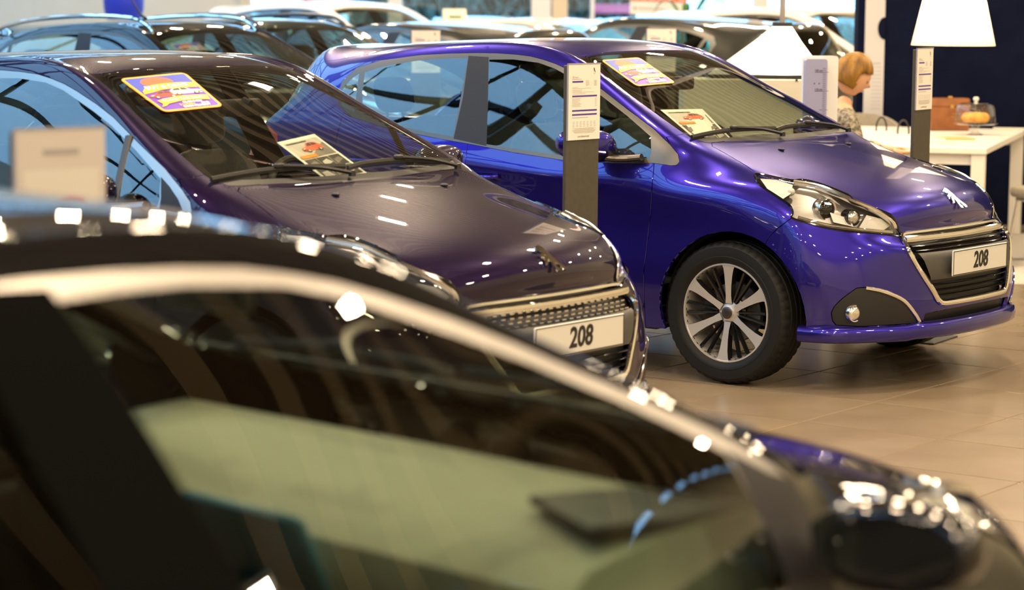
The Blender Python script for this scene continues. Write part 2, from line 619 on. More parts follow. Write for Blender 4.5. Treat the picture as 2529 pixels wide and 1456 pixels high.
class Cutter:
    """cuts outlines into a surface, seen from an eye point, and tags the faces inside"""

    def __init__(self, bm, lay):
        self.bm, self.lay = bm, lay

    def cut(self, pts, tagv, eye=None, only=None, margin=0.035, accept=None):
        eye = EYE if eye is None else Vector(eye)
        pts = [Vector(p) for p in pts]
        cen = sum(pts, Vector()) / len(pts)
        w = (cen - eye)
        D = w.length
        w.normalize()
        u = w.cross(Vector((0, 0, 1)))
        if u.length < 1e-3:
            u = Vector((1, 0, 0))
        u.normalize()
        v = u.cross(w)

        def pj(p):
            d = p - eye
            z = d.dot(w)
            return (d.dot(u) / z * D, d.dot(v) / z * D)
        P2 = [pj(p) for p in pts]
        x0 = min(p[0] for p in P2) - .08
        x1 = max(p[0] for p in P2) + .08
        y0 = min(p[1] for p in P2) - .08
        y1 = max(p[1] for p in P2) + .08

        def ok(f):
            if only is not None and f[self.lay] not in only:
                return False
            c = f.calc_center_median()
            if accept and not accept(c):
                return False
            if f.normal.dot(eye - c) <= 0.0:
                return False
            q = pj(c)
            return x0 < q[0] < x1 and y0 < q[1] < y1
        cand = {f for f in self.bm.faces if ok(f)}
        n = len(pts)
        for i in range(n):
            a, b = pts[i], pts[(i + 1) % n]
            a2, b2 = P2[i], P2[(i + 1) % n]
            near = []
            for f in cand:
                if not f.is_valid:
                    continue
                c = f.calc_center_median()
                r = math.sqrt(f.calc_area()) * 1.2
                if seg_dist(pj(c), a2, b2) < margin * .2 + r:
                    near.append(f)
            if not near:
                continue
            no = (b - a).cross(eye - a)
            if no.length < 1e-9:
                continue
            no.normalize()
            g = set(near)
            for f in near:
                g.update(f.edges)
                g.update(f.verts)
            r = bmesh.ops.bisect_plane(self.bm, geom=list(g), dist=1e-5, plane_co=a, plane_no=no)
            cand = {f for f in cand if f.is_valid}
            cand.update(f for f in r['geom'] if isinstance(f, bmesh.types.BMFace))
        hit = []
        for f in cand:
            if f.is_valid and in_poly(pj(f.calc_center_median()), P2):
                f[self.lay] = tagv
                hit.append(f)
        return hit


TRIM_TOP = [(-2.294, .72, 1.246), (-2.235, .68, 1.313), (-2.105, .65, 1.351), (-1.869, .63, 1.381), (-1.70, .622, 1.391), (-1.527, .62, 1.397),
            (-1.42, .62, 1.3975), (-1.315, .62, 1.394), (-1.22, .622, 1.387), (-1.142, .625, 1.373), (-1.07, .63, 1.356), (-.996, .64, 1.333), (-.88, .655, 1.291),
            (-.776, .67, 1.247), (-.61, .71, 1.166), (-.447, .74, 1.086), (-.336, .77, 1.02), (-.285, .785, .982), (-.266, .80, .952)]
BELT = [(-.274, .81, .937), (-.30, .815, .934), (-.378, .83, .942), (-.60, .83, .932), (-.852, .83, .931), (-1.155, .83, .955),
        (-1.422, .83, .984), (-1.563, .83, .997), (-1.90, .83, 1.035), (-2.15, .81, 1.08), (-2.27, .77, 1.13), (-2.305, .74, 1.185)]
DLO = TRIM_TOP + BELT
FRONT_PANE = [(-1.463, .62, 1.367), (-1.32, .62, 1.371), (-1.17, .625, 1.359), (-1.07, .635, 1.335), (-.988, .65, 1.306), (-.88, .66, 1.263), (-.776, .67, 1.217),
              (-.61, .71, 1.137), (-.45, .755, 1.052), (-.415, .80, .985), (-.403, .83, .962), (-.60, .83, .952), (-.85, .83, .951), (-1.155, .83, .972), (-1.315, .83, .986)]
REAR_PANE = [(-1.59, .62, 1.372), (-1.72, .63, 1.367), (-1.869, .64, 1.356), (-2.02, .655, 1.333), (-2.12, .662, 1.312), (-2.185, .675, 1.292), (-2.163, .72, 1.202),
             (-2.10, .79, 1.105), (-1.90, .83, 1.058), (-1.70, .83, 1.032), (-1.508, .83, 1.013)]
QUARTER_PANE = [(-2.215, .685, 1.285), (-2.245, .70, 1.262), (-2.275, .725, 1.225), (-2.285, .745, 1.18), (-2.24, .78, 1.128), (-2.145, .80, 1.105), (-2.19, .73, 1.20)]
B_PILLAR = [(-1.587, .62, 1.383), (-1.54, .72, 1.19), (-1.507, .83, 1.003), (-1.312, .83, .977), (-1.39, .72, 1.19), (-1.466, .62, 1.379)]
FRONT_DOOR = [(-.378, .83, .942), (-.374, .85, .85), (-.371, .86, .742), (-.382, .868, .60), (-.398, .87, .464), (-.40, .86, .33), (-.43, .84, .262), (-.9, .84, .256), (-1.41, .84, .256),
              (-1.448, .85, .30), (-1.448, .87, .5), (-1.437, .86, .75), (-1.422, .83, .984), (-1.155, .83, .955), (-.852, .83, .931), (-.60, .83, .932)]
REAR_DOOR = [(-1.422, .83, .984), (-1.437, .86, .75), (-1.448, .87, .5), (-1.448, .85, .30), (-1.47, .84, .256), (-2.00, .84, .262), (-2.08, .85, .32), (-2.11, .86, .45),
             (-2.13, .86, .6), (-2.20, .86, .75), (-2.24, .84, .92), (-2.22, .80, 1.10), (-2.15, .81, 1.08), (-1.90, .83, 1.035), (-1.563, .83, .997)]
HEADLIGHT = [(.101, .76, .914), (.106, .765, .893), (.114, .77, .882), (.137, .775, .865), (.22, .79, .83), (.29, .80, .797), (.308, .80, .775), (.311, .80, .758), (.308, .80, .74),
             (.362, .78, .723), (.447, .73, .70), (.548, .65, .684), (.643, .47, .660), (.639, .47, .681), (.617, .48, .737), (.585, .50, .762),
             (.485, .58, .808), (.465, .60, .832), (.402, .63, .860), (.345, .66, .882), (.288, .69, .894), (.244, .71, .891), (.17, .735, .904)]
HOOD = [(-.2, -.35, 1.016), (-.198, .20, 1.022), (-.192, .35, 1.028), (-.191, .55, 1.033), (-.191, .66, 1.030), (-.175, .68, 1.017), (-.11, .69, .994), (-.038, .70, .966), (.03, .705, .936), (.088, .745, .918),
        (.17, .735, .908), (.244, .71, .896), (.288, .69, .899), (.345, .66, .887), (.402, .63, .865), (.465, .60, .838), (.485, .58, .814), (.585, .50, .767), (.617, .48, .741),
        (.639, .47, .683), (.632, .43, .672), (.648, .25, .665), (.657, 0, .663), (.665, -.35, .663), (.72, -.9, .72), (.2, -1.0, 1.35), (-.22, -1.0, 1.06)]
GRILLE = [(.66, -.35, .664), (.657, .0, .664), (.648, .25, .664), (.645, .40, .664), (.658, .48, .659), (.672, .455, .61), (.688, .43, .563), (.716, .395, .495), (.746, .36, .429), (.756, .34, .395), (.762, .325, .378),
          (.768, .29, .368), (.769, .1, .364), (.770, -.35, .364)]
FOG_PANEL = [(.474, .74, .344), (.478, .735, .31), (.493, .73, .291), (.567, .66, .285), (.66, .54, .288), (.742, .42, .292), (.715, .46, .34), (.685, .50, .392), (.640, .55, .424), (.569, .62, .449), (.547, .66, .447), (.502, .70, .403), (.482, .73, .37)]
LOWER_INTAKE = [(.76, -.35, .335), (.765, .15, .335), (.755, .30, .333), (.735, .395, .327), (.742, .42, .30), (.745, .41, .288), (.765, .2, .282), (.765, -.35, .282)]
BUMPER = [(.308, .80, .742), (.262, .84, .695), (.235, .86, .662), (.20, .86, .60), (.20, .86, .15), (.5, .78, .12), (.80, .4, .12), (.82, -.35, .12), (.68, -.35, .663), (.657, .0, .663), (.648, .25, .663), (.643, .47, .657),
          (.548, .65, .684), (.447, .73, .70), (.362, .78, .723)]
COWL = [(-.198, -.35, 1.016), (-.198, .20, 1.022), (-.192, .35, 1.028), (-.191, .55, 1.033), (-.195, .665, 1.034), (-.215, .69, 1.036), (-.30, .665, 1.055), (-.262, .50, 1.044), (-.242, .24, 1.040), (-.235, -.35, 1.038)]

WING = [(-.378, .83, .942), (-.30, .815, .934), (-.274, .81, .937), (-.266, .80, .952), (-.285, .785, .982), (-.336, .77, 1.02), (-.372, .745, 1.052), (-.318, .69, 1.066), (-.20, .66, 1.06), (.0, .60, 1.02), (.3, .6, .95), (.5, .6, .8),
        (.45, .75, .15), (-.2, .85, .12), (-.397, .84, .12), (-.40, .86, .33), (-.398, .87, .464), (-.382, .868, .60), (-.371, .86, .742), (-.374, .85, .85)]

(TG_BODY, TG_SCREEN, TG_REARGLASS, TG_ROOF, TG_FRONT, TG_REARFACE, TG_TRIM, TG_SEAL, TG_FPANE, TG_RPANE, TG_QPANE, TG_BPILLAR, TG_FDOOR, TG_RDOOR, TG_LAMP, TG_HOOD,
 TG_GRILLE, TG_FOG, TG_INTAKE, TG_BUMPER, TG_COWL, TG_FENDER, TG_TAILGATE, TG_RBUMPER, TG_TAILLAMP, TG_HOLE, TG_SAIL) = range(27)


def offset_poly(pts, d):
    """grow (d>0) an outline about its own middle line, in its plane"""
    P = [Vector(p) for p in pts]
    n = len(P)
    cen = sum(P, Vector()) / n
    nrm = Vector()
    for i in range(n):
        nrm += (P[i] - cen).cross(P[(i + 1) % n] - cen)
    nrm.normalize()
    out = []
    for i in range(n):
        e0 = (P[i] - P[i - 1]).normalized()
        e1 = (P[(i + 1) % n] - P[i]).normalized()
        n0, n1 = e0.cross(nrm), e1.cross(nrm)
        b = n0 + n1
        b = b / max(0.35, b.dot(n0)) if b.length > 1e-6 else n0
        out.append(P[i] + b * d)
    return out


def circle_poly(cx, cz, r, y, n=40):
    return [(cx + r * math.cos(2 * math.pi * k / n), y, cz + r * math.sin(2 * math.pi * k / n)) for k in range(n)]


ARCH_F = (.035, .311, .356)
ARCH_R = (-2.500, .311, .356)


def build_body_parts(low=0.0):
    """returns {part name: (mesh, material slot key)} for one hatchback body"""
    me = subdivided(*body_cage())
    bm = bmesh.new()
    bm.from_mesh(me)
    bpy.data.meshes.remove(me)
    lay = bm.faces.layers.int.new('tag')
    side = bm.faces.layers.int.new('side')
    lay = bm.faces.layers.int['tag']
    for f in bm.faces:
        f[lay] = f.material_index
        f.material_index = 0
    bmesh.ops.delete(bm, geom=[f for f in bm.faces if f.calc_center_median().y < 0], context='FACES')
    bm.normal_update()
    if sum(f.normal.y for f in bm.faces) < 0:
        bmesh.ops.reverse_faces(bm, faces=bm.faces[:])
    bm.normal_update()
    global BODY_BVH
    bm.verts.index_update()
    _v = [v.co.copy() for v in bm.verts]
    _f = [[v.index for v in f.verts] for f in bm.faces]
    _n = len(_v)
    BODY_BVH = BVHTree.FromPolygons(_v + [Vector((v.x, -v.y, v.z)) for v in _v], _f + [[i + _n for i in reversed(f)] for f in _f])
    def lower(pts, lim):
        return [(x, y + (low * .10 if z < lim else 0), z - (low if z < lim else 0)) for x, y, z in pts]
    dlo = TRIM_TOP + [(-.27, .81, .93)] * bool(low) + (lower(BELT[1:], 2) if low else BELT)
    fpane, rpane, qpane, pill = lower(FRONT_PANE, .99), lower(REAR_PANE, 1.12), QUARTER_PANE, lower(B_PILLAR, 1.01)
    fdoor, rdoor = lower(FRONT_DOOR, 2) if low else FRONT_DOOR, lower(REAR_DOOR, 2) if low else REAR_DOOR
    if low:
        fdoor = [p if p[2] > .45 else (p[0], p[1], p[2] + low) for p in fdoor]
        rdoor = [p if p[2] > .45 else (p[0], p[1], p[2] + low) for p in rdoor]
        pill = [(-1.66, .62, 1.39), (-1.62, .72, 1.19), (-1.58, .84, .85), (-1.375, .84, .83), (-1.445, .72, 1.19), (-1.515, .62, 1.385)]
        fpane = [(-1.53, .62, 1.367), (-1.43, .62, 1.371)] + fpane[1:-1] + [(-1.39, .845, .86)]
        rpane = [(-1.65, .62, 1.370)] + rpane[1:-1] + [(-1.57, .845, .885)]
    C = Cutter(bm, lay)
    SIDE = (-1.0, 40.0, 1.0)
    C.cut(BUMPER, TG_BUMPER)
    C.cut(HOOD, TG_HOOD)
    C.cut(COWL, TG_COWL, only={TG_BODY, TG_SCREEN, TG_COWL, TG_HOOD})
    C.cut(HEADLIGHT, TG_LAMP)
    C.cut(GRILLE, TG_GRILLE)
    C.cut(FOG_PANEL, TG_FOG)
    C.cut(LOWER_INTAKE, TG_INTAKE)
    C.cut(dlo, TG_TRIM)
    C.cut(pill, TG_BPILLAR)
    for pl, t in ((fpane, TG_FPANE), (rpane, TG_RPANE), (qpane, TG_QPANE)):
        C.cut(offset_poly(pl, -0.010), TG_SEAL, only={TG_TRIM, TG_SEAL})
        C.cut(pl, t, only={TG_TRIM, TG_SEAL})
    sail = [(-.452, .75, 1.058), (-.40, .76, 1.028), (-.345, .775, .988), (-.305, .80, .955), (-.318, .82, .948), (-.39, .83, .956), (-.408, .80, .99)]
    if low:
        sail = [(-.447, .75, 1.058), (-.36, .765, 1.010), (-.25, .80, .985), (-.22, .83, .90), (-.22, .85, .74), (-.47, .86, .74), (-.47, .85, .80), (-.42, .84, .82), (-.418, .81, .95)]
    C.cut(sail, TG_SAIL, only={TG_TRIM, TG_SAIL, TG_SEAL})
    C.cut(fdoor, TG_FDOOR, only={TG_BODY, TG_FDOOR})
    C.cut(rdoor, TG_RDOOR, only={TG_BODY, TG_RDOOR})
    C.cut(WING, TG_FENDER, only={TG_BODY, TG_FENDER})
    C.cut(circle_poly(*ARCH_F, .86), TG_HOLE, eye=(ARCH_F[0], 60, ARCH_F[1]), accept=lambda c: c.y > .6)
    C.cut(circle_poly(*ARCH_R, .86), TG_HOLE, eye=(ARCH_R[0], 60, ARCH_R[1]), accept=lambda c: c.y > .6)
    # rear lamp and rear window, sighted from behind
    C.cut([(-2.70, .78, 1.02), (-2.62, .83, .98), (-2.60, .845, .90), (-2.70, .845, .80), (-2.85, .79, .80), (-2.97, .60, .84), (-2.98, .56, .93), (-2.86, .69, .99)], TG_TAILLAMP, eye=(-8, 8, 1.3))
    for f in bm.faces:
        c = f.calc_center_median()
        t = f[lay]
        if t == TG_REARFACE:
            f[lay] = TG_TAILGATE if c.z > .62 and c.y < .62 else TG_RBUMPER if c.z <= .62 else TG_BODY
        elif t == TG_FRONT:
            f[lay] = TG_BUMPER
        elif t == TG_BODY and c.x < -2.55 and c.z < .62:
            f[lay] = TG_RBUMPER
    bmesh.ops.delete(bm, geom=[f for f in bm.faces if f[lay] == TG_HOLE], context='FACES')
    # a proud shell: mirror, weld the middle
    g = bmesh.ops.duplicate(bm, geom=bm.faces[:] + bm.edges[:] + bm.verts[:])
    dv = [e for e in g['geom'] if isinstance(e, bmesh.types.BMVert)]
    df = [e for e in g['geom'] if isinstance(e, bmesh.types.BMFace)]
    for f in bm.faces:
        f[side] = 1
    for f in df:
        f[side] = -1
    for v in dv:
        v.co.y = -v.co.y
    bmesh.ops.reverse_faces(bm, faces=df)
    bmesh.ops.remove_doubles(bm, verts=[v for v in bm.verts if abs(v.co.y) < 2e-4], dist=5e-4)
    for v in bm.verts:
        if abs(v.co.y) < 6e-4:
            v.co.y = 0
    bm.normal_update()
    bm.verts.index_update()
    bm.faces.index_update()
    vn = [v.normal.copy() for v in bm.verts]
    CENTRE = {TG_SCREEN: 'windscreen', TG_REARGLASS: 'rear_window', TG_ROOF: 'roof', TG_HOOD: 'bonnet', TG_GRILLE: 'grille', TG_INTAKE: 'lower_intake', TG_BUMPER: 'front_bumper',
              TG_COWL: 'cowl', TG_TAILGATE: 'tailgate', TG_RBUMPER: 'rear_bumper'}
    SIDED = {TG_TRIM: 'window_trim', TG_SEAL: 'window_seal', TG_FPANE: 'front_window', TG_RPANE: 'rear_door_window', TG_QPANE: 'quarter_window', TG_BPILLAR: 'door_pillar', TG_SAIL: 'mirror_sail', TG_FDOOR: 'front_door',
             TG_RDOOR: 'rear_door', TG_LAMP: 'headlamp_lens', TG_FOG: 'fog_lamp_panel', TG_FENDER: 'front_wing', TG_TAILLAMP: 'tail_lamp', TG_BODY: 'side_frame'}
    groups = {}
    for f in bm.faces:
        t = f[lay]
        key = (CENTRE[t], 0) if t in CENTRE else (SIDED.get(t, 'side_frame'), f[side])
        groups.setdefault(key, []).append(f)
    parts = {}
    for key, fs in groups.items():
        parts[key] = part_mesh(key[0], fs, vn)
    bm.free()
    return parts


GAPLESS = {'windscreen', 'rear_window', 'front_window', 'rear_door_window', 'quarter_window', 'window_seal', 'cowl', 'headlamp_lens', 'tail_lamp', 'door_pillar', 'mirror_sail', 'window_trim'}


def part_mesh(name, fs, vn):
    """own mesh of one panel: keeps the whole body's smooth normals, shuts with a narrow gap and a returned edge"""
    vid = {}
    co, nor, fl = [], [], []
    for f in fs:
        q = []
        for v in f.verts:
            if v.index not in vid:
                vid[v.index] = len(co)
                co.append(v.co.copy())
                nor.append(vn[v.index])
            q.append(vid[v.index])
        fl.append(q)
    ecount = {}
    for q in fl:
        for a, b in zip(q, q[1:] + q[:1]):
            k = (min(a, b), max(a, b))
            ecount.setdefault(k, []).append((a, b))
    border = [v[0] for k, v in ecount.items() if len(v) == 1]
    inward = {}
    if border:
        cen = {}
        for q in fl:
            c = sum((co[a] for a in q), Vector()) / len(q)
            for a in q:
                cen.setdefault(a, []).append(c)
        for a, b in border:
            t = (co[b] - co[a])
            for k in (a, b):
                inn = nor[k].cross(t)
                if inn.length > 1e-9:
                    inward[k] = inward.get(k, Vector()) + inn.normalized()
    gap = 0.0 if name in GAPLESS else 0.0022
    depth = 0.004 if name in GAPLESS else 0.016
    if 'window' in name or name in ('windscreen', 'headlamp_lens'):
        depth = 0.0
    for k, d in inward.items():
        if d.length > 1e-6 and abs(co[k].y) > 1e-5 or gap == 0:
            co[k] = co[k] + d.normalized() * gap
        elif d.length > 1e-6:
            dd = Vector((d.x, 0, d.z))
            if dd.length > 1e-6:
                co[k] = co[k] + dd.normalized() * gap
    base_n = len(co)
    if depth:
        low = {}
        for k in inward:
            low[k] = len(co)
            co.append(co[k] - nor[k] * depth + (inward[k].normalized() * -0.002 if gap else Vector()))
            nor.append(nor[k])
        for a, b in border:
            if a in low and b in low:
                fl.append([b, a, low[a], low[b]])
    me = bpy.data.meshes.new(name)
    me.from_pydata([tuple(c) for c in co], [], fl)
    me.polygons.foreach_set('use_smooth', [True] * len(me.polygons))
    nf = len(fs)
    loops_n = []
    for pi, pl in enumerate(me.polygons):
        for li in pl.loop_indices:
            if pi < nf:
                loops_n.append(tuple(nor[me.loops[li].vertex_index]))
            else:
                loops_n.append((0, 0, 0))
    try:
        me.normals_split_custom_set(loops_n)
    except Exception as ex:
        print('normals', ex)
    return me


# ------------------------------------------------------------------ wheels
def wheel_meshes():
    """one wheel about the origin, axle along Y, outer face towards +Y"""
    D = {}
    bm = bmesh.new()
    prof = [(.205, -.085), (.222, -.098), (.262, -.106), (.292, -.100), (.303, -.088), (.309, -.070), (.3105, -.062), (.304, -.060), (.304, -.054), (.311, -.052), (.3115, -.022), (.304, -.020), (.304, -.013),
            (.3115, -.011), (.3115, .011), (.304, .013), (.304, .020), (.3115, .022), (.311, .052), (.304, .054), (.304, .060), (.3105, .062), (.309, .070), (.303, .088), (.292, .100), (.287, .102), (.286, .104), (.262, .106), (.248, .105), (.246, .1065), (.238, .1055), (.228, .100), (.218, .092), (.205, .084)]
    seg = 144
    rings = add_lathe(bm, prof, seg, 'Y')
    # shoulder blocks of the tread stand proud of the sipes
    for ri, (r, h) in enumerate(prof):
        if .062 <= abs(h) <= .09:
            for k, v in enumerate(rings[ri]):
                if k % 3 == 0:
                    v.co.x *= .982
                    v.co.z *= .982
    D['tyre'] = bm
    bm = bmesh.new()
    add_lathe(bm, [(.2165, .078), (.2175, .088), (.2140, .093), (.2085, .093), (.2055, .086), (.198, .060), (.190, .0), (.190, -.075), (.205, -.085), (.217, -.088)], 96, 'Y')
    D['wheel'] = bm
    # machined outer ring face and six broad spokes
    spokes = []
    for k in range(6):
        a = math.radians(93 + 60 * k)
        bm = bmesh.new()
        ca, sa = math.cos(a), math.sin(a)
        rr = [(.040, .0165, .068), (.075, .0135, .074), (.12, .0155, .081), (.165, .020, .086), (.195, .026, .0885), (.2085, .033, .0905)]
        T, B = [], []
        for r, hw, y in rr:
            T.append([bm.verts.new((ca * r - sa * s * hw, y, sa * r + ca * s * hw)) for s in (-1, 1)])
            B.append([bm.verts.new((ca * r - sa * s * (hw + .004), y - .030, sa * r + ca * s * (hw + .004))) for s in (-1, 1)])
        for i in range(len(rr) - 1):
            bm.faces.new((T[i][0], T[i][1], T[i + 1][1], T[i + 1][0]))
            bm.faces.new((T[i][1], B[i][1], B[i + 1][1], T[i + 1][1])).material_index = 1
            bm.faces.new((B[i][0], T[i][0], T[i + 1][0], B[i + 1][0])).material_index = 1
            bm.faces.new((B[i][1], B[i][0], B[i + 1][0], B[i + 1][1])).material_index = 1
        bm.normal_update()
        spokes.append(bm)
    D['spokes'] = spokes
    thin = []
    for k in range(6):
        for s in (-1, 1):
            a = math.radians(93 + 30 + 60 * k)
            off = s * math.radians(6.5)
            bm = bmesh.new()
            p0 = Vector((math.cos(a + off * .9) * .055, .056, math.sin(a + off * .9) * .055))
            p1 = Vector((math.cos(a + off) * .13, .066, math.sin(a + off) * .13))
            p2 = Vector((math.cos(a + off) * .201, .078, math.sin(a + off) * .201))
            add_tube(bm, [p0, p1, p2], [.0075, .0085, .0095], 6, ry=.013, up=(0, 1, 0))
            thin.append(bm)
    D['thin'] = thin
    bm = bmesh.new()
    add_lathe(bm, [(.0, .080), (.020, .0795), (.0275, .077), (.0285, .066), (.050, .060), (.058, .050), (.060, .02)], 40, 'Y')
    D['hub'] = bm
    bm = bmesh.new()
    add_lathe(bm, [(.0, .0825), (.022, .0815), (.0265, .079), (.0275, .072)], 32, 'Y')
    D['hub_cap'] = bm
    nuts = []
    for k in range(4):
        a = math.radians(66 + 90 * k)
        bm = bmesh.new()
        c = (math.cos(a) * .050, 0, math.sin(a) * .050)
        add_lathe(bm, [(.0, .068), (.008, .068), (.010, .064), (.010, .05)], 6, 'Y', c)
        add_lathe(bm, [(.0105, .0585), (.016, .0605), (.0175, .058), (.0175, .04)], 20, 'Y', c)
        nuts.append(bm)
    D['nuts'] = nuts
    bm = bmesh.new()
    add_lathe(bm, [(.06, .010), (.128, .010), (.130, .004), (.130, -.012), (.06, -.012)], 48, 'Y')
    D['disc'] = bm
    bm = bmesh.new()
    for r0, r1, a0, a1 in ((.085, .145, -25, 35),):
        n = 8
        A, B = [], []
        for i in range(n + 1):
            a = math.radians(a0 + (a1 - a0) * i / n)
            for arr, y in ((A, .032), (B, -.03)):
                arr.append([bm.verts.new((math.cos(a) * r, y, math.sin(a) * r)) for r in (r0, r1)])
        for i in range(n):
            bm.faces.new((A[i][0], A[i + 1][0], A[i + 1][1], A[i][1]))
            bm.faces.new((A[i][1], A[i + 1][1], B[i + 1][1], B[i][1]))
            bm.faces.new((A[i][0], B[i][0], B[i + 1][0], A[i + 1][0]))
        bm.faces.new((A[0][0], A[0][1], B[0][1], B[0][0]))
        bm.faces.new((A[n][1], A[n][0], B[n][0], B[n][1]))
    D['caliper'] = bm
    return D


def to_mesh(name, bm, angle=0.6):
    me = bpy.data.meshes.new(name)
    bmesh.ops.recalc_face_normals(bm, faces=bm.faces[:])
    bm.to_mesh(me)
    bm.free()
    smooth(me, angle)
    return me


WHEEL = wheel_meshes()
WHEEL = {k: ([to_mesh(k, b) for b in v] if isinstance(v, list) else to_mesh(k, v)) for k, v in WHEEL.items()}


def linked(name, me, m, parent):
    """object on shared mesh data with its own materials"""
    ms = m if isinstance(m, (list, tuple)) else [m]
    while len(me.materials) < len(ms):
        me.materials.append(None)
    o = bpy.data.objects.new(name, me)
    COL.objects.link(o)
    o.parent = parent
    for i, q in enumerate(ms):
        o.material_slots[i].link = 'OBJECT'
        o.material_slots[i].material = M[q] if isinstance(q, str) else q
    return o


def add_wheel(car, x, y, side, face='alloy', full=True, inner='dark_alloy', steer=0.0):
    w = linked('wheel', WHEEL['wheel'], face, car)
    w.location = (x, y, .311)
    w.rotation_euler = (0, 0, (0 if side > 0 else math.pi) + steer)
    if side < 0:
        w.rotation_euler = (0, 0, math.pi + steer)
    linked('tyre', WHEEL['tyre'], 'rubber', w)
    if full:
        for me in WHEEL['spokes']:
            linked('spoke', me, [face, inner], w)
        for me in WHEEL['thin']:
            linked('thin_spoke', me, inner if face == 'alloy' else face, w)
        linked('hub', WHEEL['hub'], face, w)
        linked('hub_cap', WHEEL['hub_cap'], 'satin_trim', w)
        for me in WHEEL['nuts']:
            linked('wheel_nut', me, 'gloss_black', w)
        linked('brake_disc', WHEEL['disc'], 'brake_metal', w)
        linked('brake_caliper', WHEEL['caliper'], 'grey_plastic', w)
    else:
        for me in WHEEL['spokes']:
            linked('spoke', me, [face, inner], w)
    return w


# ------------------------------------------------------------------ rampant lion badge (2D outline, height 1)
LION = [
    [(.05, .86), (.12, .93), (.22, .97), (.33, 1.0), (.40, .96), (.46, .93), (.52, .86), (.54, .78), (.60, .70), (.64, .60), (.66, .50), (.72, .42), (.82, .28), (.90, .18), (.98, .13), (1.0, .05), (.92, .0), (.80, .02), (.76, .12),
     (.70, .22), (.60, .32), (.55, .28), (.52, .16), (.58, .08), (.55, .0), (.44, .0), (.38, .05), (.40, .16), (.42, .28), (.44, .40), (.40, .47), (.30, .44), (.24, .38), (.20, .30), (.12, .27), (.08, .33), (.14, .38), (.18, .46), (.26, .54), (.36, .57),
     (.36, .62), (.24, .60), (.12, .55), (.04, .56), (.03, .63), (.12, .66), (.24, .70), (.30, .75), (.22, .78), (.12, .76), (.06, .80)],
]


def lion_bm(size, depth):
    bm = bmesh.new()
    for poly in LION:
        P = [((x - .5) * size * .82, (y - .5) * size) for x, y in poly]
        add_prism(bm, P, 0, depth)
    bmesh.ops.triangulate(bm, faces=[f for f in bm.faces if len(f.verts) > 4])
    return bm


# ------------------------------------------------------------------ shared car pieces
PARTS = build_body_parts()
PARTS_LOW = build_body_parts(.13)      # body with the deeper side windows of the foreground car


def front_x(y, z):
    h = BODY_BVH.ray_cast(Vector((3, y if abs(y) > .002 else .002, z)), Vector((-1, 0, 0)))
    return h[0].x if h[0] is not None else .70


def on_body(p, lift=0.0, eye=EYE):
    """sight a car-space point onto the body surface"""
    d = (Vector(p) - Vector(eye)).normalized()
    h = BODY_BVH.ray_cast(Vector(eye), d)
    if h[0] is None:
        return Vector(p)
    n = h[1] if h[1].dot(d) < 0 else -h[1]
    return h[0] + n * lift


def mirror_bm(bm):
    g = bmesh.ops.duplicate(bm, geom=bm.faces[:] + bm.edges[:] + bm.verts[:])
    for v in g['geom']:
        if isinstance(v, bmesh.types.BMVert):
            v.co.y = -v.co.y
    bmesh.ops.reverse_faces(bm, faces=[f for f in g['geom'] if isinstance(f, bmesh.types.BMFace)])


def mirrored_pair(name, bm, angle=0.6):
    """meshes for both sides of the car"""
    b2 = bm.copy()
    for v in b2.verts:
        v.co.y = -v.co.y
    bmesh.ops.reverse_faces(b2, faces=b2.faces[:])
    return {1: to_mesh(name, bm, angle), -1: to_mesh(name, b2, angle)}


SH = {}   # shared detail meshes


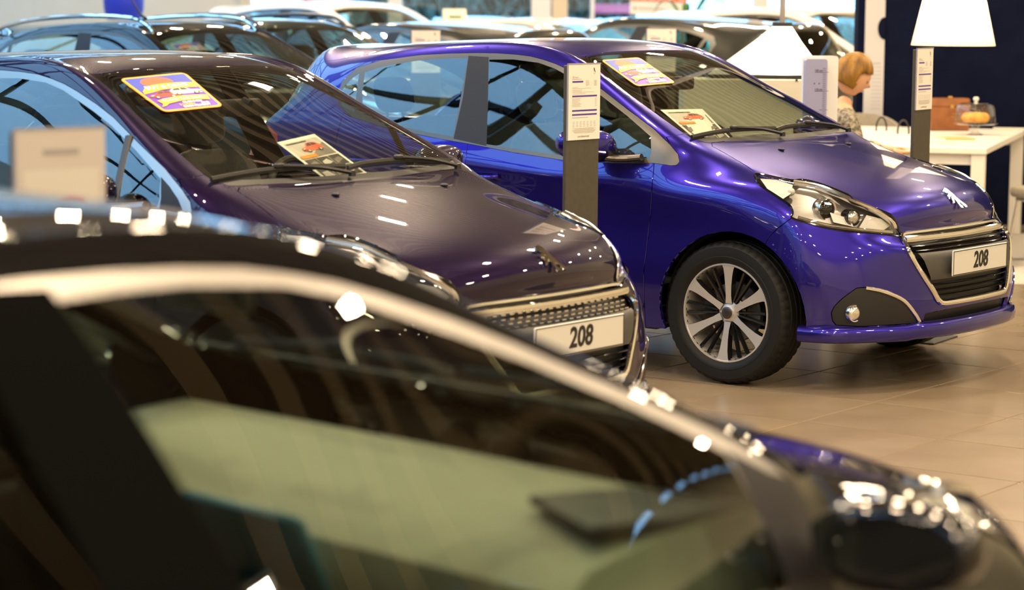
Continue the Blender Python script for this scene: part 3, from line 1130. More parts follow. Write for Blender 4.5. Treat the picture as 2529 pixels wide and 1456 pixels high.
def make_shared():
    # grille frame: flattened chrome bar along the outline
    half = [on_body(p, .004) for p in GRILLE[1:-1]]
    half[0].y = 0
    half.append(Vector((front_x(0, .364) + .004, 0, .364)))
    loop = half + [Vector((p.x, -p.y, p.z)) for p in reversed(half[1:-1])]
    bm = bmesh.new()
    add_tube(bm, curve_pts(loop, 4, True), .0125, 8, closed=True, up=(1, 0, 0), ry=.010)
    SH['grille_frame'] = to_mesh('grille_frame', bm)
    # bright bar under the bonnet lip
    bm = bmesh.new()
    P = []
    for k in range(25):
        y = -.455 + .91 * k / 24
        P.append(Vector((front_x(y * .97, .640) + .006, y, .643 + .006 * abs(y))))
    add_tube(bm, P, .016, 8, up=(1, 0, 0), ry=.010)
    SH['grille_top_bar'] = to_mesh('grille_top_bar', bm)

    def slat(z, yw, t=.006, lift=-.012, depth=.014):
        bm = bmesh.new()
        P = [Vector((front_x(-yw + 2 * yw * k / 20, z) + lift, -yw + 2 * yw * k / 20, z)) for k in range(21)]
        add_tube(bm, P, depth, 6, up=(0, 0, 1), ry=t)
        return to_mesh('slat', bm)
    SH['slats'] = [slat(.616, .435, .0055), slat(.598, .425, .0055), slat(.448, .345, .0050), slat(.424, .335, .0050), slat(.400, .325, .0050)]
    # plate carrier band
    bm = bmesh.new()
    rows = [(.588, .42, .000), (.580, .42, .008), (.555, .405, .012), (.520, .39, .012), (.485, .372, .009), (.470, .362, .002)]
    G = []
    for z, yw, lift in rows:
        G.append([bm.verts.new((front_x(-yw + 2 * yw * k / 20, z) + lift, -yw + 2 * yw * k / 20, z)) for k in range(21)])
    for A, B in zip(G[:-1], G[1:]):
        for k in range(20):
            bm.faces.new((A[k], B[k], B[k + 1], A[k + 1]))
    SH['plate_carrier'] = to_mesh('plate_carrier', bm)
    # chequered grille studs
    bm = bmesh.new()
    for r in range(4):
        z = .632 - r * .0125
        for k in range(19):
            y = -.39 + .78 * (k + (.5 if r % 2 else 0)) / 19
            add_box(bm, (front_x(y, z) + .0, y, z), (.012, .022, .0048))
    SH['studs'] = to_mesh('grille_studs', bm)
    # front lip blade
    bm = bmesh.new()
    path = [(.36, .815), (.44, .80), (.515, .765), (.60, .665), (.68, .545), (.742, .42), (.775, .28), (.79, .12), (.792, 0)]
    path = path + [(x, -y) for x, y in reversed(path[:-1])]
    prof = [(-.030, .218), (.006, .219), (.016, .228), (.017, .262), (.010, .279), (-.004, .286), (-.030, .288)]
    cp = curve_pts([(x, y, 0) for x, y in path], 3)
    R = []
    for i, p in enumerate(cp):
        t = (cp[min(i + 1, len(cp) - 1)] - cp[max(i - 1, 0)]).normalized()
        n = Vector((-t.y, t.x, 0))
        if n.x * 1 + n.y * p.y < 0:
            n = -n
        R.append([bm.verts.new((p.x + n.x * u, p.y + n.y * u, z + (.006 if abs(p.y) < .5 else 0))) for u, z in prof])
    for A, B in zip(R[:-1], R[1:]):
        for k in range(len(prof) - 1):
            bm.faces.new((A[k], A[k + 1], B[k + 1], B[k]))
    bm.faces.new(R[0])
    bm.faces.new(R[-1][::-1])
    SH['front_lip'] = to_mesh('front_lip', bm, 0.9)
    # fog lamp: recessed pocket wall, lens, bright strip
    bm = bmesh.new()
    path = [on_body(p, .003) for p in ((.569, .62, .447), (.605, .585, .438), (.640, .55, .423), (.685, .50, .391), (.715, .46, .338))]
    path.append(Vector((front_x(.425, .296) + .004, .425, .296)))
    add_tube(bm, curve_pts(path, 4), .009, 8, up=(1, .6, 0), ry=.006)
    SH['fog_strip'] = mirrored_pair('fog_strip', bm)
    c = on_body((.521, .66, .336), -.028)
    c = on_body((.535, .655, .338), .0)
    fog_c = c
    bm = bmesh.new()
    add_lathe(bm, [(.0, .012), (.014, .011), (.026, .006), (.032, .0), (.036, .001), (.038, -.004), (.038, -.02)], 32, 'X')
    bmesh.ops.rotate(bm, verts=bm.verts[:], cent=(0, 0, 0), matrix=Matrix.Rotation(math.radians(18), 3, 'Z'))
    bmesh.ops.translate(bm, vec=c + Vector((.006, .0, 0)), verts=bm.verts[:])
    SH['fog_lens'] = mirrored_pair('fog_lens', bm)
    # outline bead of the head lamp
    bm = bmesh.new()
    loop = [on_body(p, .001) for p in HEADLIGHT]
    add_tube(bm, curve_pts(loop, 3, True), .005, 6, closed=True, up=(.6, .6, .4))
    SH['lamp_bead'] = mirrored_pair('lamp_bead', bm)

    def inside(p, d):
        q = on_body(p)
        return q + (q - EYE).normalized() * d
    # lamp tub behind the lens
    src = PARTS[('headlamp_lens', 1)]
    bm = bmesh.new()
    bm.from_mesh(src)
    ax = Vector((-.62, -.60, -.22))
    bv = {v for e in bm.edges if e.is_boundary for v in e.verts}
    for v in bm.verts:
        v.co += ax * (.006 if v in bv else .075)
    SH['lamp_tub'] = mirrored_pair('lamp_tub', bm, None)
    # bright upper bar
    bm = bmesh.new()
    P = [inside(p, .018) for p in ((.255, .705, .882), (.335, .665, .868), (.402, .633, .845), (.47, .59, .810), (.545, .53, .770), (.605, .485, .725), (.625, .48, .690))]
    add_tube(bm, curve_pts(P, 4), [.012] * 24 + [.007], 8, up=(.6, .6, .4), ry=.018)
    SH['lamp_bar'] = mirrored_pair('lamp_bar', bm)
    bm = bmesh.new()
    P = [inside(p, .022) for p in ((.33, .79, .742), (.40, .755, .722), (.47, .715, .706), (.55, .645, .694), (.62, .50, .676))]
    add_tube(bm, curve_pts(P, 4), .008, 8, up=(.6, .6, .4), ry=.012)
    SH['lamp_lower_bar'] = mirrored_pair('lamp_lower_bar', bm)

    def patch(pts, d, th=.01):
        bm = bmesh.new()
        A = [bm.verts.new(inside(p, d)) for p in pts]
        B = [bm.verts.new(inside(p, d + th)) for p in pts]
        bm.faces.new(A)
        bm.faces.new(B[::-1])
        m = len(pts)
        for k in range(m):
            bm.faces.new((A[k], B[k], B[(k + 1) % m], A[(k + 1) % m]))
        return bm
    SH['lamp_fin'] = mirrored_pair('lamp_fin', patch([(.125, .765, .895), (.19, .735, .892), (.255, .71, .872), (.262, .74, .835), (.25, .785, .815), (.18, .78, .845)], .016, .02), .3)
    SH['lamp_wedge'] = mirrored_pair('lamp_wedge', patch([(.545, .585, .752), (.585, .53, .735), (.612, .50, .705), (.60, .545, .685), (.56, .62, .687), (.535, .64, .692)], .035, .02), .3)
    SH['lamp_wedge2'] = mirrored_pair('lamp_wedge2', patch([(.432, .70, .765), (.50, .64, .735), (.52, .65, .705), (.46, .715, .725)], .05, .02), .3)

    def pod(p, d, r, rim, ln=.05):
        c = inside(p, d)
        ax = (Vector((1, .42, .02))).normalized()
        rot = Vector((1, 0, 0)).rotation_difference(ax).to_matrix()
        b1, b2, b3 = bmesh.new(), bmesh.new(), bmesh.new()
        add_lathe(b1, [(r * .97, -.001), (r * 1.12, .002), (r * 1.2, -.004), (r * 1.18, -ln)], 32, 'X')
        add_lathe(b2, [(.0, r * .42), (r * .4, r * .36), (r * .75, r * .2), (r * .97, -.001)], 32, 'X')
        add_lathe(b3, [(r * .70, r * .25), (r * .80, r * .22), (r * .94, r * .06)], 32, 'X')
        for b in (b1, b2, b3):
            bmesh.ops.rotate(b, verts=b.verts[:], cent=(0, 0, 0), matrix=rot)
            bmesh.ops.translate(b, vec=c, verts=b.verts[:])
        return b1, b2, b3
    b1, b2, b3 = pod((.515, .64, .742), .045, .030, 1)
    b3.free()
    SH['pod_a'] = mirrored_pair('lamp_pod', b1)
    SH['pod_a_lens'] = mirrored_pair('lamp_lens', b2)
    b1, b2, b3 = pod((.425, .705, .775), .055, .040, 1)
    b3.free()
    SH['pod_b'] = mirrored_pair('lamp_pod', b1)
    SH['pod_b_lens'] = mirrored_pair('lamp_lens', b2)
    bm = bmesh.new()
    bmesh.ops.create_uvsphere(bm, u_segments=16, v_segments=10, radius=.017)
    bmesh.ops.translate(bm, vec=inside((.268, .745, .845), .03), verts=bm.verts[:])
    SH['indicator_bulb'] = mirrored_pair('indicator_bulb', bm)
    # arch liner
    for nm, (cx, cz, r) in (('f', ARCH_F), ('r', ARCH_R)):
        bm = bmesh.new()
        add_lathe(bm, [(r + .003, .80), (r + .010, .55), (.02, .55)], 48, 'Y', (cx, 0, cz))
        bmesh.ops.bisect_plane(bm, geom=bm.faces[:] + bm.edges[:] + bm.verts[:], plane_co=(0, 0, .235), plane_no=(0, 0, 1), clear_inner=True)
        SH['liner_' + nm] = mirrored_pair('arch_liner', bm)
    # floor pan
    bm = bmesh.new()
    add_box(bm, (-1.25, 0, .225), (1.75, 1.58, .05), .02)
    add_box(bm, (-1.2, 0, .232), (3.55, 1.08, .045), .02)
    SH['floor_pan'] = to_mesh('floor_pan', bm)
    # mirror
    bm = bmesh.new()
    bmesh.ops.create_uvsphere(bm, u_segments=28, v_segments=18, radius=1.0)
    for v in bm.verts:
        p = v.co
        q = Vector([math.copysign(abs(t) ** .78, t) for t in p])
        v.co = Vector((q.x * .082 + (-.03 * q.y), q.y * .150, q.z * .072 * (1 - .12 * q.y) + .012 * q.y))
        if v.co.x < -.055:
            v.co.x = -.055
    bmesh.ops.translate(bm, vec=(-.640, .985, 1.014), verts=bm.verts[:])
    bl = bm.copy()
    bmesh.ops.bisect_plane(bm, geom=bm.faces[:] + bm.edges[:] + bm.verts[:], plane_co=(-.6, .95, .988), plane_no=(0, .10, 1), clear_inner=True)
    bmesh.ops.bisect_plane(bl, geom=bl.faces[:] + bl.edges[:] + bl.verts[:], plane_co=(-.6, .95, .988), plane_no=(0, .10, 1), clear_outer=True)
    SH['mirror_cap'] = mirrored_pair('door_mirror', bm, None)
    SH['mirror_base'] = mirrored_pair('mirror_lower_shell', bl, None)
    bm = bmesh.new()
    P = [(-.552, 1.055, .992), (-.545, 1.02, .990), (-.540, .98, .986)]
    add_tube(bm, curve_pts(P, 4), .010, 8, ry=.008)
    SH['mirror_indicator'] = mirrored_pair('mirror_indicator', bm)
    bm = bmesh.new()
    add_tube(bm, curve_pts([(-.60, .93, .965), (-.56, .89, .957), (-.50, .855, .958), (-.44, .838, .965)], 4), [.032] * 4 + [.030] * 4 + [.026] * 5, 10, ry=.016)
    SH['mirror_arm'] = mirrored_pair('mirror_arm', bm)
    bm = bmesh.new()
    add_prism(bm, [(-.09, -.05), (.09, -.05), (.10, .0), (.08, .045), (-.06, .05), (-.10, .02)], 0, .004, (Vector((-.682, .955, 1.014)), Vector((0, 1, 0)), Vector((0, 0, 1)), Vector((-1, 0, 0))))
    SH['mirror_glass'] = mirrored_pair('mirror_glass', bm)
    # corner piece behind the mirror
    # cabin
    def slab(secs, yw, bev=0.0):
        bm = bmesh.new()
        G = []
        for y in yw:
            G.append([bm.verts.new((x, y, z)) for x, z in secs(y)])
        for A, B in zip(G[:-1], G[1:]):
            m = len(A)
            for k in range(m):
                bm.faces.new((A[k], A[(k + 1) % m], B[(k + 1) % m], B[k]))
        bm.faces.new(G[0][::-1])
        bm.faces.new(G[-1])
        bmesh.ops.recalc_face_normals(bm, faces=bm.faces[:])
        return bm

    def dash_sec(y):
        hump = .045 * math.exp(-((y - .36) / .17) ** 2)
        e = .02 * abs(y)
        return [(-.235 - e, .90), (-.255 - e, .985), (-.30 - e, 1.000), (-.42 - e, .992 + hump * .4), (-.56, .975 + hump), (-.66, .955 + hump), (-.70, .92 + hump), (-.69, .80), (-.62, .60), (-.55, .50), (-.25, .50)]
    ys = [-.70 + 1.4 * k / 28 for k in range(29)]
    SH['dashboard'] = to_mesh('dashboard', slab(dash_sec, ys), .7)
    bm = bmesh.new()
    add_box(bm, (-.95, 0, .52), (.75, .22, .30), .04, seg=2)
    SH['console'] = to_mesh('centre_console', bm)

    def seat(x0, yc, w, hr=True):
        b = bmesh.new()

        def cs(pts, hw, bul):
            G = []
            for (x, z, nx, nz, t, wf) in pts:
                ring = []
                for k in range(16):
                    a = 2 * math.pi * k / 16
                    cy = math.copysign(abs(math.cos(a)) ** .5, math.cos(a)) * hw * wf
                    ct = math.copysign(abs(math.sin(a)) ** .6, math.sin(a)) * t
                    bolster = bul * (abs(cy) / (hw * wf)) ** 3 if wf else 0
                    ring.append(b.verts.new((x + nx * (ct + (bolster if ct > 0 else 0)), yc + cy, z + nz * (ct + (bolster if ct > 0 else 0)))))
                G.append(ring)
            for A, B in zip(G[:-1], G[1:]):
                for k in range(16):
                    b.faces.new((A[k], A[(k + 1) % 16], B[(k + 1) % 16], B[k]))
            b.faces.new(G[0][::-1])
            b.faces.new(G[-1])
        # cushion
        cs([(x0 + .52, .50, 0, 1, .05, .85), (x0 + .48, .50, 0, 1, .075, .95), (x0 + .3, .48, 0, 1, .085, 1), (x0 + .05, .46, 0, 1, .08, .95)], w, .035)
        # back
        cs([(x0 + .06, .48, .95, .25, .07, .9), (x0, .62, .95, .25, .085, 1), (x0 - .08, .82, .95, .25, .08, 1.0), (x0 - .135, .98, .95, .25, .065, .9), (x0 - .155, 1.04, .95, .25, .045, .62), (x0 - .16, 1.06, .95, .25, .02, .4)], w, .04)
        return b

    def headrest(x0, yc):
        b = bmesh.new()
        bmesh.ops.create_uvsphere(b, u_segments=20, v_segments=12, radius=1)
        for v in b.verts:
            p = Vector([math.copysign(abs(t) ** .6, t) for t in v.co])
            v.co = Vector((p.x * .05 - p.z * .02, p.y * .125, p.z * .088))
        bmesh.ops.translate(b, vec=(x0 - .175, yc, 1.175), verts=b.verts[:])
        for s in (-.06, .06):
            add_tube(b, [(x0 - .16, yc + s, 1.02), (x0 - .17, yc + s, 1.12)], .007, 6)
        return b
    SH['seat'] = {s: to_mesh('front_seat', seat(-1.20, .36 * s, .25), .9) for s in (1, -1)}
    SH['headrest'] = {s: to_mesh('headrest', headrest(-1.20, .36 * s), .9) for s in (1, -1)}
    SH['rear_seat'] = to_mesh('rear_bench', seat(-2.05, 0, .62), .9)
    SH['rear_headrest'] = {s: to_mesh('headrest', headrest(-2.06, .40 * s), .9) for s in (1, -1)}
    bm = bmesh.new()
    pts = [(0, .175 * math.cos(2 * math.pi * k / 36), .165 * math.sin(2 * math.pi * k / 36)) for k in range(36)]
    add_tube(bm, pts, .015, 8, closed=True, up=(1, 0, 0))
    add_box(bm, (.012, 0, -.01), (.04, .17, .10), .015, seg=2)
    for a in (0, 180, 270):
        c, s = math.cos(math.radians(a)), math.sin(math.radians(a))
        add_tube(bm, [(.01, c * .06, s * .06 - .01), (.002, c * .17, s * .16)], .013, 6, ry=.008)
    bmesh.ops.rotate(bm, verts=bm.verts[:], cent=(0, 0, 0), matrix=Matrix.Rotation(math.radians(-24), 3, 'Y'))
    bmesh.ops.translate(bm, vec=(-.80, .36, .90), verts=bm.verts[:])
    SH['steering_wheel'] = to_mesh('steering_wheel', bm)
    # inner door panels and centre screen
    b = bmesh.new()
    G = []
    for x in (-.45, -.75, -1.05, -1.40):
        G.append([b.verts.new((x, y, z)) for y, z in ((.80, .925), (.755, .915), (.735, .86), (.745, .72), (.715, .66), (.70, .60), (.74, .45), (.74, .28))])
    for A, B in zip(G[:-1], G[1:]):
        for k in range(7):
            b.faces.new((A[k], A[k + 1], B[k + 1], B[k]))
    SH['door_card'] = mirrored_pair('door_card', b)
    b = bmesh.new()
    add_box(b, (0, 0, 0), (.02, .30, .17), .012, seg=2)
    bmesh.ops.rotate(b, verts=b.verts[:], cent=(0, 0, 0), matrix=Matrix.Rotation(math.radians(-25), 3, 'Y'))
    bmesh.ops.translate(b, vec=(-.74, -.05, .83), verts=b.verts[:])
    SH['screen'] = to_mesh('centre_screen', b)
    # rear view mirror
    bm = bmesh.new()
    add_box(bm, (-.80, 0, 1.262), (.03, .22, .065), .014, seg=2)
    add_tube(bm, [(-.78, 0, 1.29), (-.745, 0, 1.278)], .014, 8)
    SH['cabin_mirror'] = to_mesh('cabin_mirror', bm)
    # wipers: blade lying on the foot of the screen and its arm
    W = []
    for pv, y0, y1, tip in ((-.10, -.68, -.02, 0), (.52, .0, .60, 0)):
        b = bmesh.new()
        blade = []
        for k in range(9):
            y = y0 + (y1 - y0) * k / 8
            q = on_body((-.262 - .028 * math.sin(math.pi * k / 8), y, 1.06), .010, (6, y * .5, 5.5))
            blade.append(q)
        add_tube(b, blade, .007, 6, ry=.012)
        pvp = on_body((-.205, y1 - .02, 1.03), .010, (6, y1 * .5, 5.5))
        mid = blade[4] + Vector((.004, 0, .012))
        add_tube(b, curve_pts([pvp + Vector((0, 0, .012)), (pvp + mid) / 2 + Vector((.01, 0, .014)), mid], 4), [.010] * 5 + [.007] * 4, 6, ry=.008)
        add_box(b, mid, (.02, .045, .018), .005)
        add_lathe(b, [(.0, .022), (.012, .020), (.014, .0)], 12, 'Z', pvp)
        W.append(to_mesh('wiper', b))
    SH['wipers'] = W
    # bonnet washer jets
    J = []
    for s in (1, -1):
        b = bmesh.new()
        q = on_body((-.05, .30 * s, 1.0), .0, (1.5, .30 * s, 6))
        add_box(b, q + Vector((0, 0, .004)), (.028, .022, .010), .004)
        J.append(to_mesh('washer_jet', b))
    SH['jets'] = J
    # badge on the bonnet
    q = on_body((.648, .002, .790), 0, (3, .002, 3.0))
    q.y = 0
    h = BODY_BVH.find_nearest(q)
    n = h[1] if h[1].x > 0 else -h[1]
    n = Vector((n.x, 0, n.z)).normalized()
    upv = Vector((-n.z, 0, n.x))
    bm = lion_bm(.118, .007)
    # seen from ahead, the badge's own right is the car's left
    mt = Matrix((Vector((0, 1, 0)), upv, n)).transposed().to_4x4()
    mt.translation = q + n * .002
    bmesh.ops.transform(bm, matrix=mt, verts=bm.verts[:])
    SH['badge'] = to_mesh('badge', bm, .4)
    # number plate
    bm = bmesh.new()
    add_box(bm, (.786, 0, .536), (.008, .52, .112), .004)
    SH['plate'] = to_mesh('number_plate', bm)
    bm = bmesh.new()
    for (y, z, sy, sz) in ((0, .587, .51, .003), (0, .485, .51, .003), (.2535, .536, .003, .105), (-.2535, .536, .003, .105)):
        add_box(bm, (.7905, y, z), (.002, sy, sz))
    SH['plate_rim'] = to_mesh('plate_border', bm)
    # shark-fin style aerial base and rod
    bm = bmesh.new()
    add_tube(bm, [(-2.35, 0, 1.425), (-2.38, 0, 1.45), (-2.56, 0, 1.60)], [.016, .007, .003], 8)
    SH['aerial'] = to_mesh('aerial', bm)
    # door handles
    for nm, x, z in (('front_handle', -1.30, .845), ('rear_handle', -2.02, .885)):
        b = bmesh.new()
        P = [on_body((x + dx, .86, z), l, (x, 30, 1.2)) for dx, l in ((-.085, .004), (-.06, .026), (0, .032), (.06, .026), (.085, .004))]
        add_tube(b, curve_pts(P, 3), .014, 8, ry=.010)
        SH[nm] = mirrored_pair('door_handle', b)
    # roof rails (for the estate and crossover cars)
    b = bmesh.new()
    P = [on_body((x, .50, 1.5), l, (x, 2.0, 20)) for x, l in ((-1.02, .0), (-1.08, .030), (-1.22, .050), (-1.6, .055), (-2.1, .055), (-2.42, .045), (-2.55, .02), (-2.62, .0))]
    add_tube(b, curve_pts(P, 4), .016, 8, ry=.014)
    SH['roof_rail'] = mirrored_pair('roof_rail', b)


make_shared()

PART_MAT = {'windscreen': 'screen_glass', 'rear_window': 'side_glass', 'front_window': 'side_glass', 'rear_door_window': 'side_glass', 'quarter_window': 'side_glass', 'grille': 'black_plastic', 'lower_intake': 'black_plastic',
            'cowl': 'black_plastic', 'window_seal': 'black_plastic', 'door_pillar': 'grey_plastic', 'headlamp_lens': 'lens_glass', 'fog_lamp_panel': 'black_plastic', 'tail_lamp': 'red_lens'}
# grille and intake sit back from the bumper skin
for PP in (PARTS, PARTS_LOW):
    for key, d in ((('grille', 0), .030), (('lower_intake', 0), .022)):
        for v in PP[key].vertices:
            v.co.x -= d


def build_car(label, loc, yaw, paint_key, trim='satin_trim', scale=1.0, wheel=('alloy', 'dark_alloy'), detail=2, studs=False, plate=None, rails=None, cabin='cabin_dark', group=None, name='hatchback_car', tall=1.0, steer=0.0, parts=None, pillar='pillar_grey', sail='pillar_grey'):
    car = thing(name, label, 'car', loc, -yaw, group)
    car.scale = (scale, scale, scale * tall)
    doors = {}
    order = sorted((parts or PARTS).items(), key=lambda kv: kv[0][0] not in ('front_door', 'rear_door', 'bonnet', 'front_bumper', 'tailgate'))
    for (nm, sd), me in order:
        m = trim if nm == 'window_trim' else PART_MAT.get(nm, paint_key)
        if nm == 'door_pillar':
            m = pillar
        if nm == 'mirror_sail':
            m = sail
        if detail < 2 and nm == 'headlamp_lens':
            m = 'reflector'
        par = car
        if nm in ('front_window',) and ('front_door', sd) in doors:
            par = doors[('front_door', sd)]
        if nm in ('rear_door_window',) and ('rear_door', sd) in doors:
            par = doors[('rear_door', sd)]
        o = linked(nm, me, m, par)
        if nm in ('front_door', 'rear_door', 'bonnet', 'front_bumper', 'tailgate', 'headlamp_lens', 'fog_lamp_panel', 'grille', 'window_trim'):
            doors[(nm, sd)] = o
    bon, bum, gri = doors[('bonnet', 0)], doors[('front_bumper', 0)], doors[('grille', 0)]
    for sx, yy in ((0, .735), (-2.50, .735)):
        for s in (1, -1):
            add_wheel(car, sx, yy * s, s, wheel[0], detail > 1, wheel[1], steer if sx == 0 else 0)
    for s in (1, -1):
        linked('arch_liner', SH['liner_f'][s], 'arch_liner', car)
        linked('arch_liner', SH['liner_r'][s], 'arch_liner', car)
    linked('floor_pan', SH['floor_pan'], 'black_plastic', car)
    linked('grille_frame', SH['grille_frame'], 'chrome', gri)
    linked('front_lip', SH['front_lip'], paint_key, bum)
    linked('dashboard', SH['dashboard'], 'cabin_dark', car)
    for s in (1, -1):
        so = linked('front_seat', SH['seat'][s], 'seat_cloth' if cabin == 'cabin_dark' else cabin, car)
        linked('headrest', SH['headrest'][s], 'seat_cloth' if cabin == 'cabin_dark' else cabin, so)
        linked('door_card', SH['door_card'][s], cabin, car)
        mo = linked('door_mirror', SH['mirror_cap'][s], paint_key, car)
        linked('mirror_lower_shell', SH['mirror_base'][s], 'gloss_black', mo)
        linked('mirror_glass', SH['mirror_glass'][s], 'chrome', mo)
        linked('mirror_indicator', SH['mirror_indicator'][s], 'reflector', mo)
        linked('mirror_arm', SH['mirror_arm'][s], trim, mo)
        hl = doors[('headlamp_lens', s)]
        if detail > 1:
            linked('lamp_tub', SH['lamp_tub'][s], 'lamp_inner', hl)
            linked('lamp_bead', SH['lamp_bead'][s], 'gloss_black', hl)
            linked('lamp_bar', SH['lamp_bar'][s], 'reflector', hl)
            linked('lamp_lower_bar', SH['lamp_lower_bar'][s], 'reflector', hl)
            linked('lamp_fin', SH['lamp_fin'][s], 'lamp_white', hl)
            linked('lamp_wedge', SH['lamp_wedge'][s], 'lamp_white', hl)
            linked('lamp_wedge', SH['lamp_wedge2'][s], 'lamp_white', hl)
            linked('lamp_pod', SH['pod_a'][s], 'gloss_black', hl)
            linked('lamp_bulb_lens', SH['pod_a_lens'][s], 'reflector', hl)
            linked('lamp_pod', SH['pod_b'][s], 'reflector', hl)
            linked('lamp_bulb_lens', SH['pod_b_lens'][s], 'gloss_black', hl)
            linked('indicator_bulb', SH['indicator_bulb'][s], 'lamp_white', hl)
            fp = doors[('fog_lamp_panel', s)]
            linked('fog_strip', SH['fog_strip'][s], 'chrome', fp)
            linked('fog_lens', SH['fog_lens'][s], 'reflector', fp)
            linked('door_handle', SH['front_handle'][s], paint_key, doors[('front_door', s)])
            linked('door_handle', SH['rear_handle'][s], paint_key, doors[('rear_door', s)])
        if rails:
            linked('roof_rail', SH['roof_rail'][s], rails, car)
    rb = linked('rear_bench', SH['rear_seat'], 'seat_cloth', car)
    for s in (1, -1):
        linked('headrest', SH['rear_headrest'][s], 'seat_cloth', rb)
    if detail > 1:
        linked('grille_top_bar', SH['grille_top_bar'], 'chrome', gri)
        for i, me in enumerate(SH['slats']):
            if studs and i < 2:
                continue
            linked('grille_slat', me, 'gloss_black', gri)
        if studs:
            linked('grille_studs', SH['studs'], 'chrome', gri)['kind'] = 'stuff'
        linked('plate_carrier', SH['plate_carrier'], 'grey_plastic', gri)
        for me in SH['wipers']:
            linked('wiper', me, 'black_plastic', car)
        for me in SH['jets']:
            linked('washer_jet', me, 'black_plastic', bon)
        linked('badge', SH['badge'], 'chrome', bon)['label'] = 'chrome rampant lion badge'
        linked('steering_wheel', SH['steering_wheel'], 'cabin_dark', car)
        linked('cabin_mirror', SH['cabin_mirror'], 'black_plastic', car)
        linked('centre_console', SH['console'], 'cabin_dark', car)
    if plate:
        pl = linked('number_plate', SH['plate'], 'plate_white', car)
        linked('plate_border', SH['plate_rim'], 'ink', pl)
        t = text_mesh('plate_text', plate, .098, 'ink', pl, .001, shear=.12, bold=.0022)
        t.rotation_euler = (math.pi / 2, 0, math.pi / 2)
        t.location = (.791, 0, .535)
        t.scale = (.92, 1, 1)
    return car


# ------------------------------------------------------------------ the room
M['tile'] = noise_mix(mat('floor_tile', rough=0.27), (0.205, 0.155, 0.105), (0.255, 0.198, 0.138), 2.2, 5, .3, .7)
M['grout'] = mat('grout', (0.92, 0.82, 0.64), 0.35)
M['wall_warm'] = noise_mix(mat('warm_wall', rough=0.8), (0.70, 0.64, 0.53), (0.74, 0.68, 0.57), 3)
M['wall_olive'] = noise_mix(mat('olive_wall', rough=0.8), (0.50, 0.47, 0.34), (0.54, 0.51, 0.37), 3)
M['navy'] = noise_mix(mat('navy_wall', rough=0.8, spec=0.08), (0.003, 0.005, 0.020), (0.004, 0.007, 0.025), 6)
M['ceiling'] = mat('corrugated_ceiling', (0.37, 0.31, 0.225), 0.7)
M['ceiling_valley'] = mat('ceiling_valley', (0.13, 0.108, 0.08), 0.8)
M['steel_dark'] = mat('dark_steel', (0.02, 0.022, 0.026), 0.6)
M['white_frame'] = mat('white_frame', (0.78, 0.79, 0.80), 0.5)
M['column'] = mat('column_paint', (0.70, 0.60, 0.45), 0.6)
M['asphalt'] = noise_mix(mat('asphalt', rough=0.9), (0.20, 0.22, 0.25), (0.26, 0.28, 0.31), 20)
M['leaf'] = noise_mix(mat('leaf', rough=0.5), (0.03, 0.11, 0.02), (0.06, 0.19, 0.03), 9)
M['hedge'] = noise_mix(mat('hedge_leaves', rough=0.8), (0.05, 0.09, 0.07), (0.16, 0.22, 0.17), 14)
M['lamp_glow'] = mat('lamp_diffuser', (0.9, 0.85, 0.75), 0.5, emit=(1.0, 0.80, 0.55), emit_s=30)
M['rug'] = noise_mix(mat('rug', rough=0.95), (0.42, 0.39, 0.34), (0.50, 0.47, 0.42), 60)

XL, XR, Y0, Y1, CEIL = -9.0, 9.0, -5.0, 30.0, 4.8
SKY_X = -3.6

bm = bmesh.new()
add_box(bm, ((XL + XR) / 2, (Y0 + Y1) / 2, -.055), (XR - XL, Y1 - Y0, .10))
floor = structure(obj('floor', bm, 'grout'))
# tiles, laid at 45 degrees-ish to the view like the cars
TA = math.radians(53.7)
tu, tv = Vector((math.cos(TA), math.sin(TA))), Vector((-math.sin(TA), math.cos(TA)))
TS = .6
bm = bmesh.new()
add_box(bm, (0, 0, -.003), (TS - .009, TS - .009, .006), .0008)
tile_me = to_mesh('floor_tile', bm)
tile_me.materials.append(M['tile'])
cells = []
for i in range(-40, 70):
    for j in range(-40, 70):
        a, b = (i + .5) * TS + .52, (j + .5) * TS + .48
        c = tu * a + tv * b
        if XL + .45 < c.x < XR - .45 and Y0 + .45 < c.y < Y1 - .45:
            d = math.hypot(c.x - 1.3, (c.y - 10) * .75)
            cells.append((d, c))
cells.sort(key=lambda q: q[0])
for d, c in cells[:280]:
    o = bpy.data.objects.new('floor_tile', tile_me)
    COL.objects.link(o)
    o.parent = floor
    o.location = (c.x, c.y, .0)
    o.rotation_euler = (0, 0, TA)
bm = bmesh.new()
h = (TS - .009) / 2
for d, c in cells[280:]:
    q = [c + tu * sx * h + tv * sy * h for sx, sy in ((-1, -1), (1, -1), (1, 1), (-1, 1))]
    bm.faces.new([bm.verts.new((p.x, p.y, 0)) for p in q])
o = obj('floor_tiles', bm, 'tile', floor, None)
o['kind'] = 'stuff'


def wall(name, c, s, m):
    bm = bmesh.new()
    add_box(bm, c, s)
    return structure(obj(name, bm, m))


wall('wall_left', (XL - .1, (Y0 + Y1) / 2, 2.58), (.2, Y1 - Y0, 5.16), 'wall_warm')
wall('wall_right', (XR + .1, (Y0 + Y1) / 2, CEIL / 2), (.2, Y1 - Y0, CEIL), 'wall_olive')
wall('wall_rear', (0, Y0 - .1, CEIL / 2), (XR - XL, .2, CEIL), 'wall_warm')
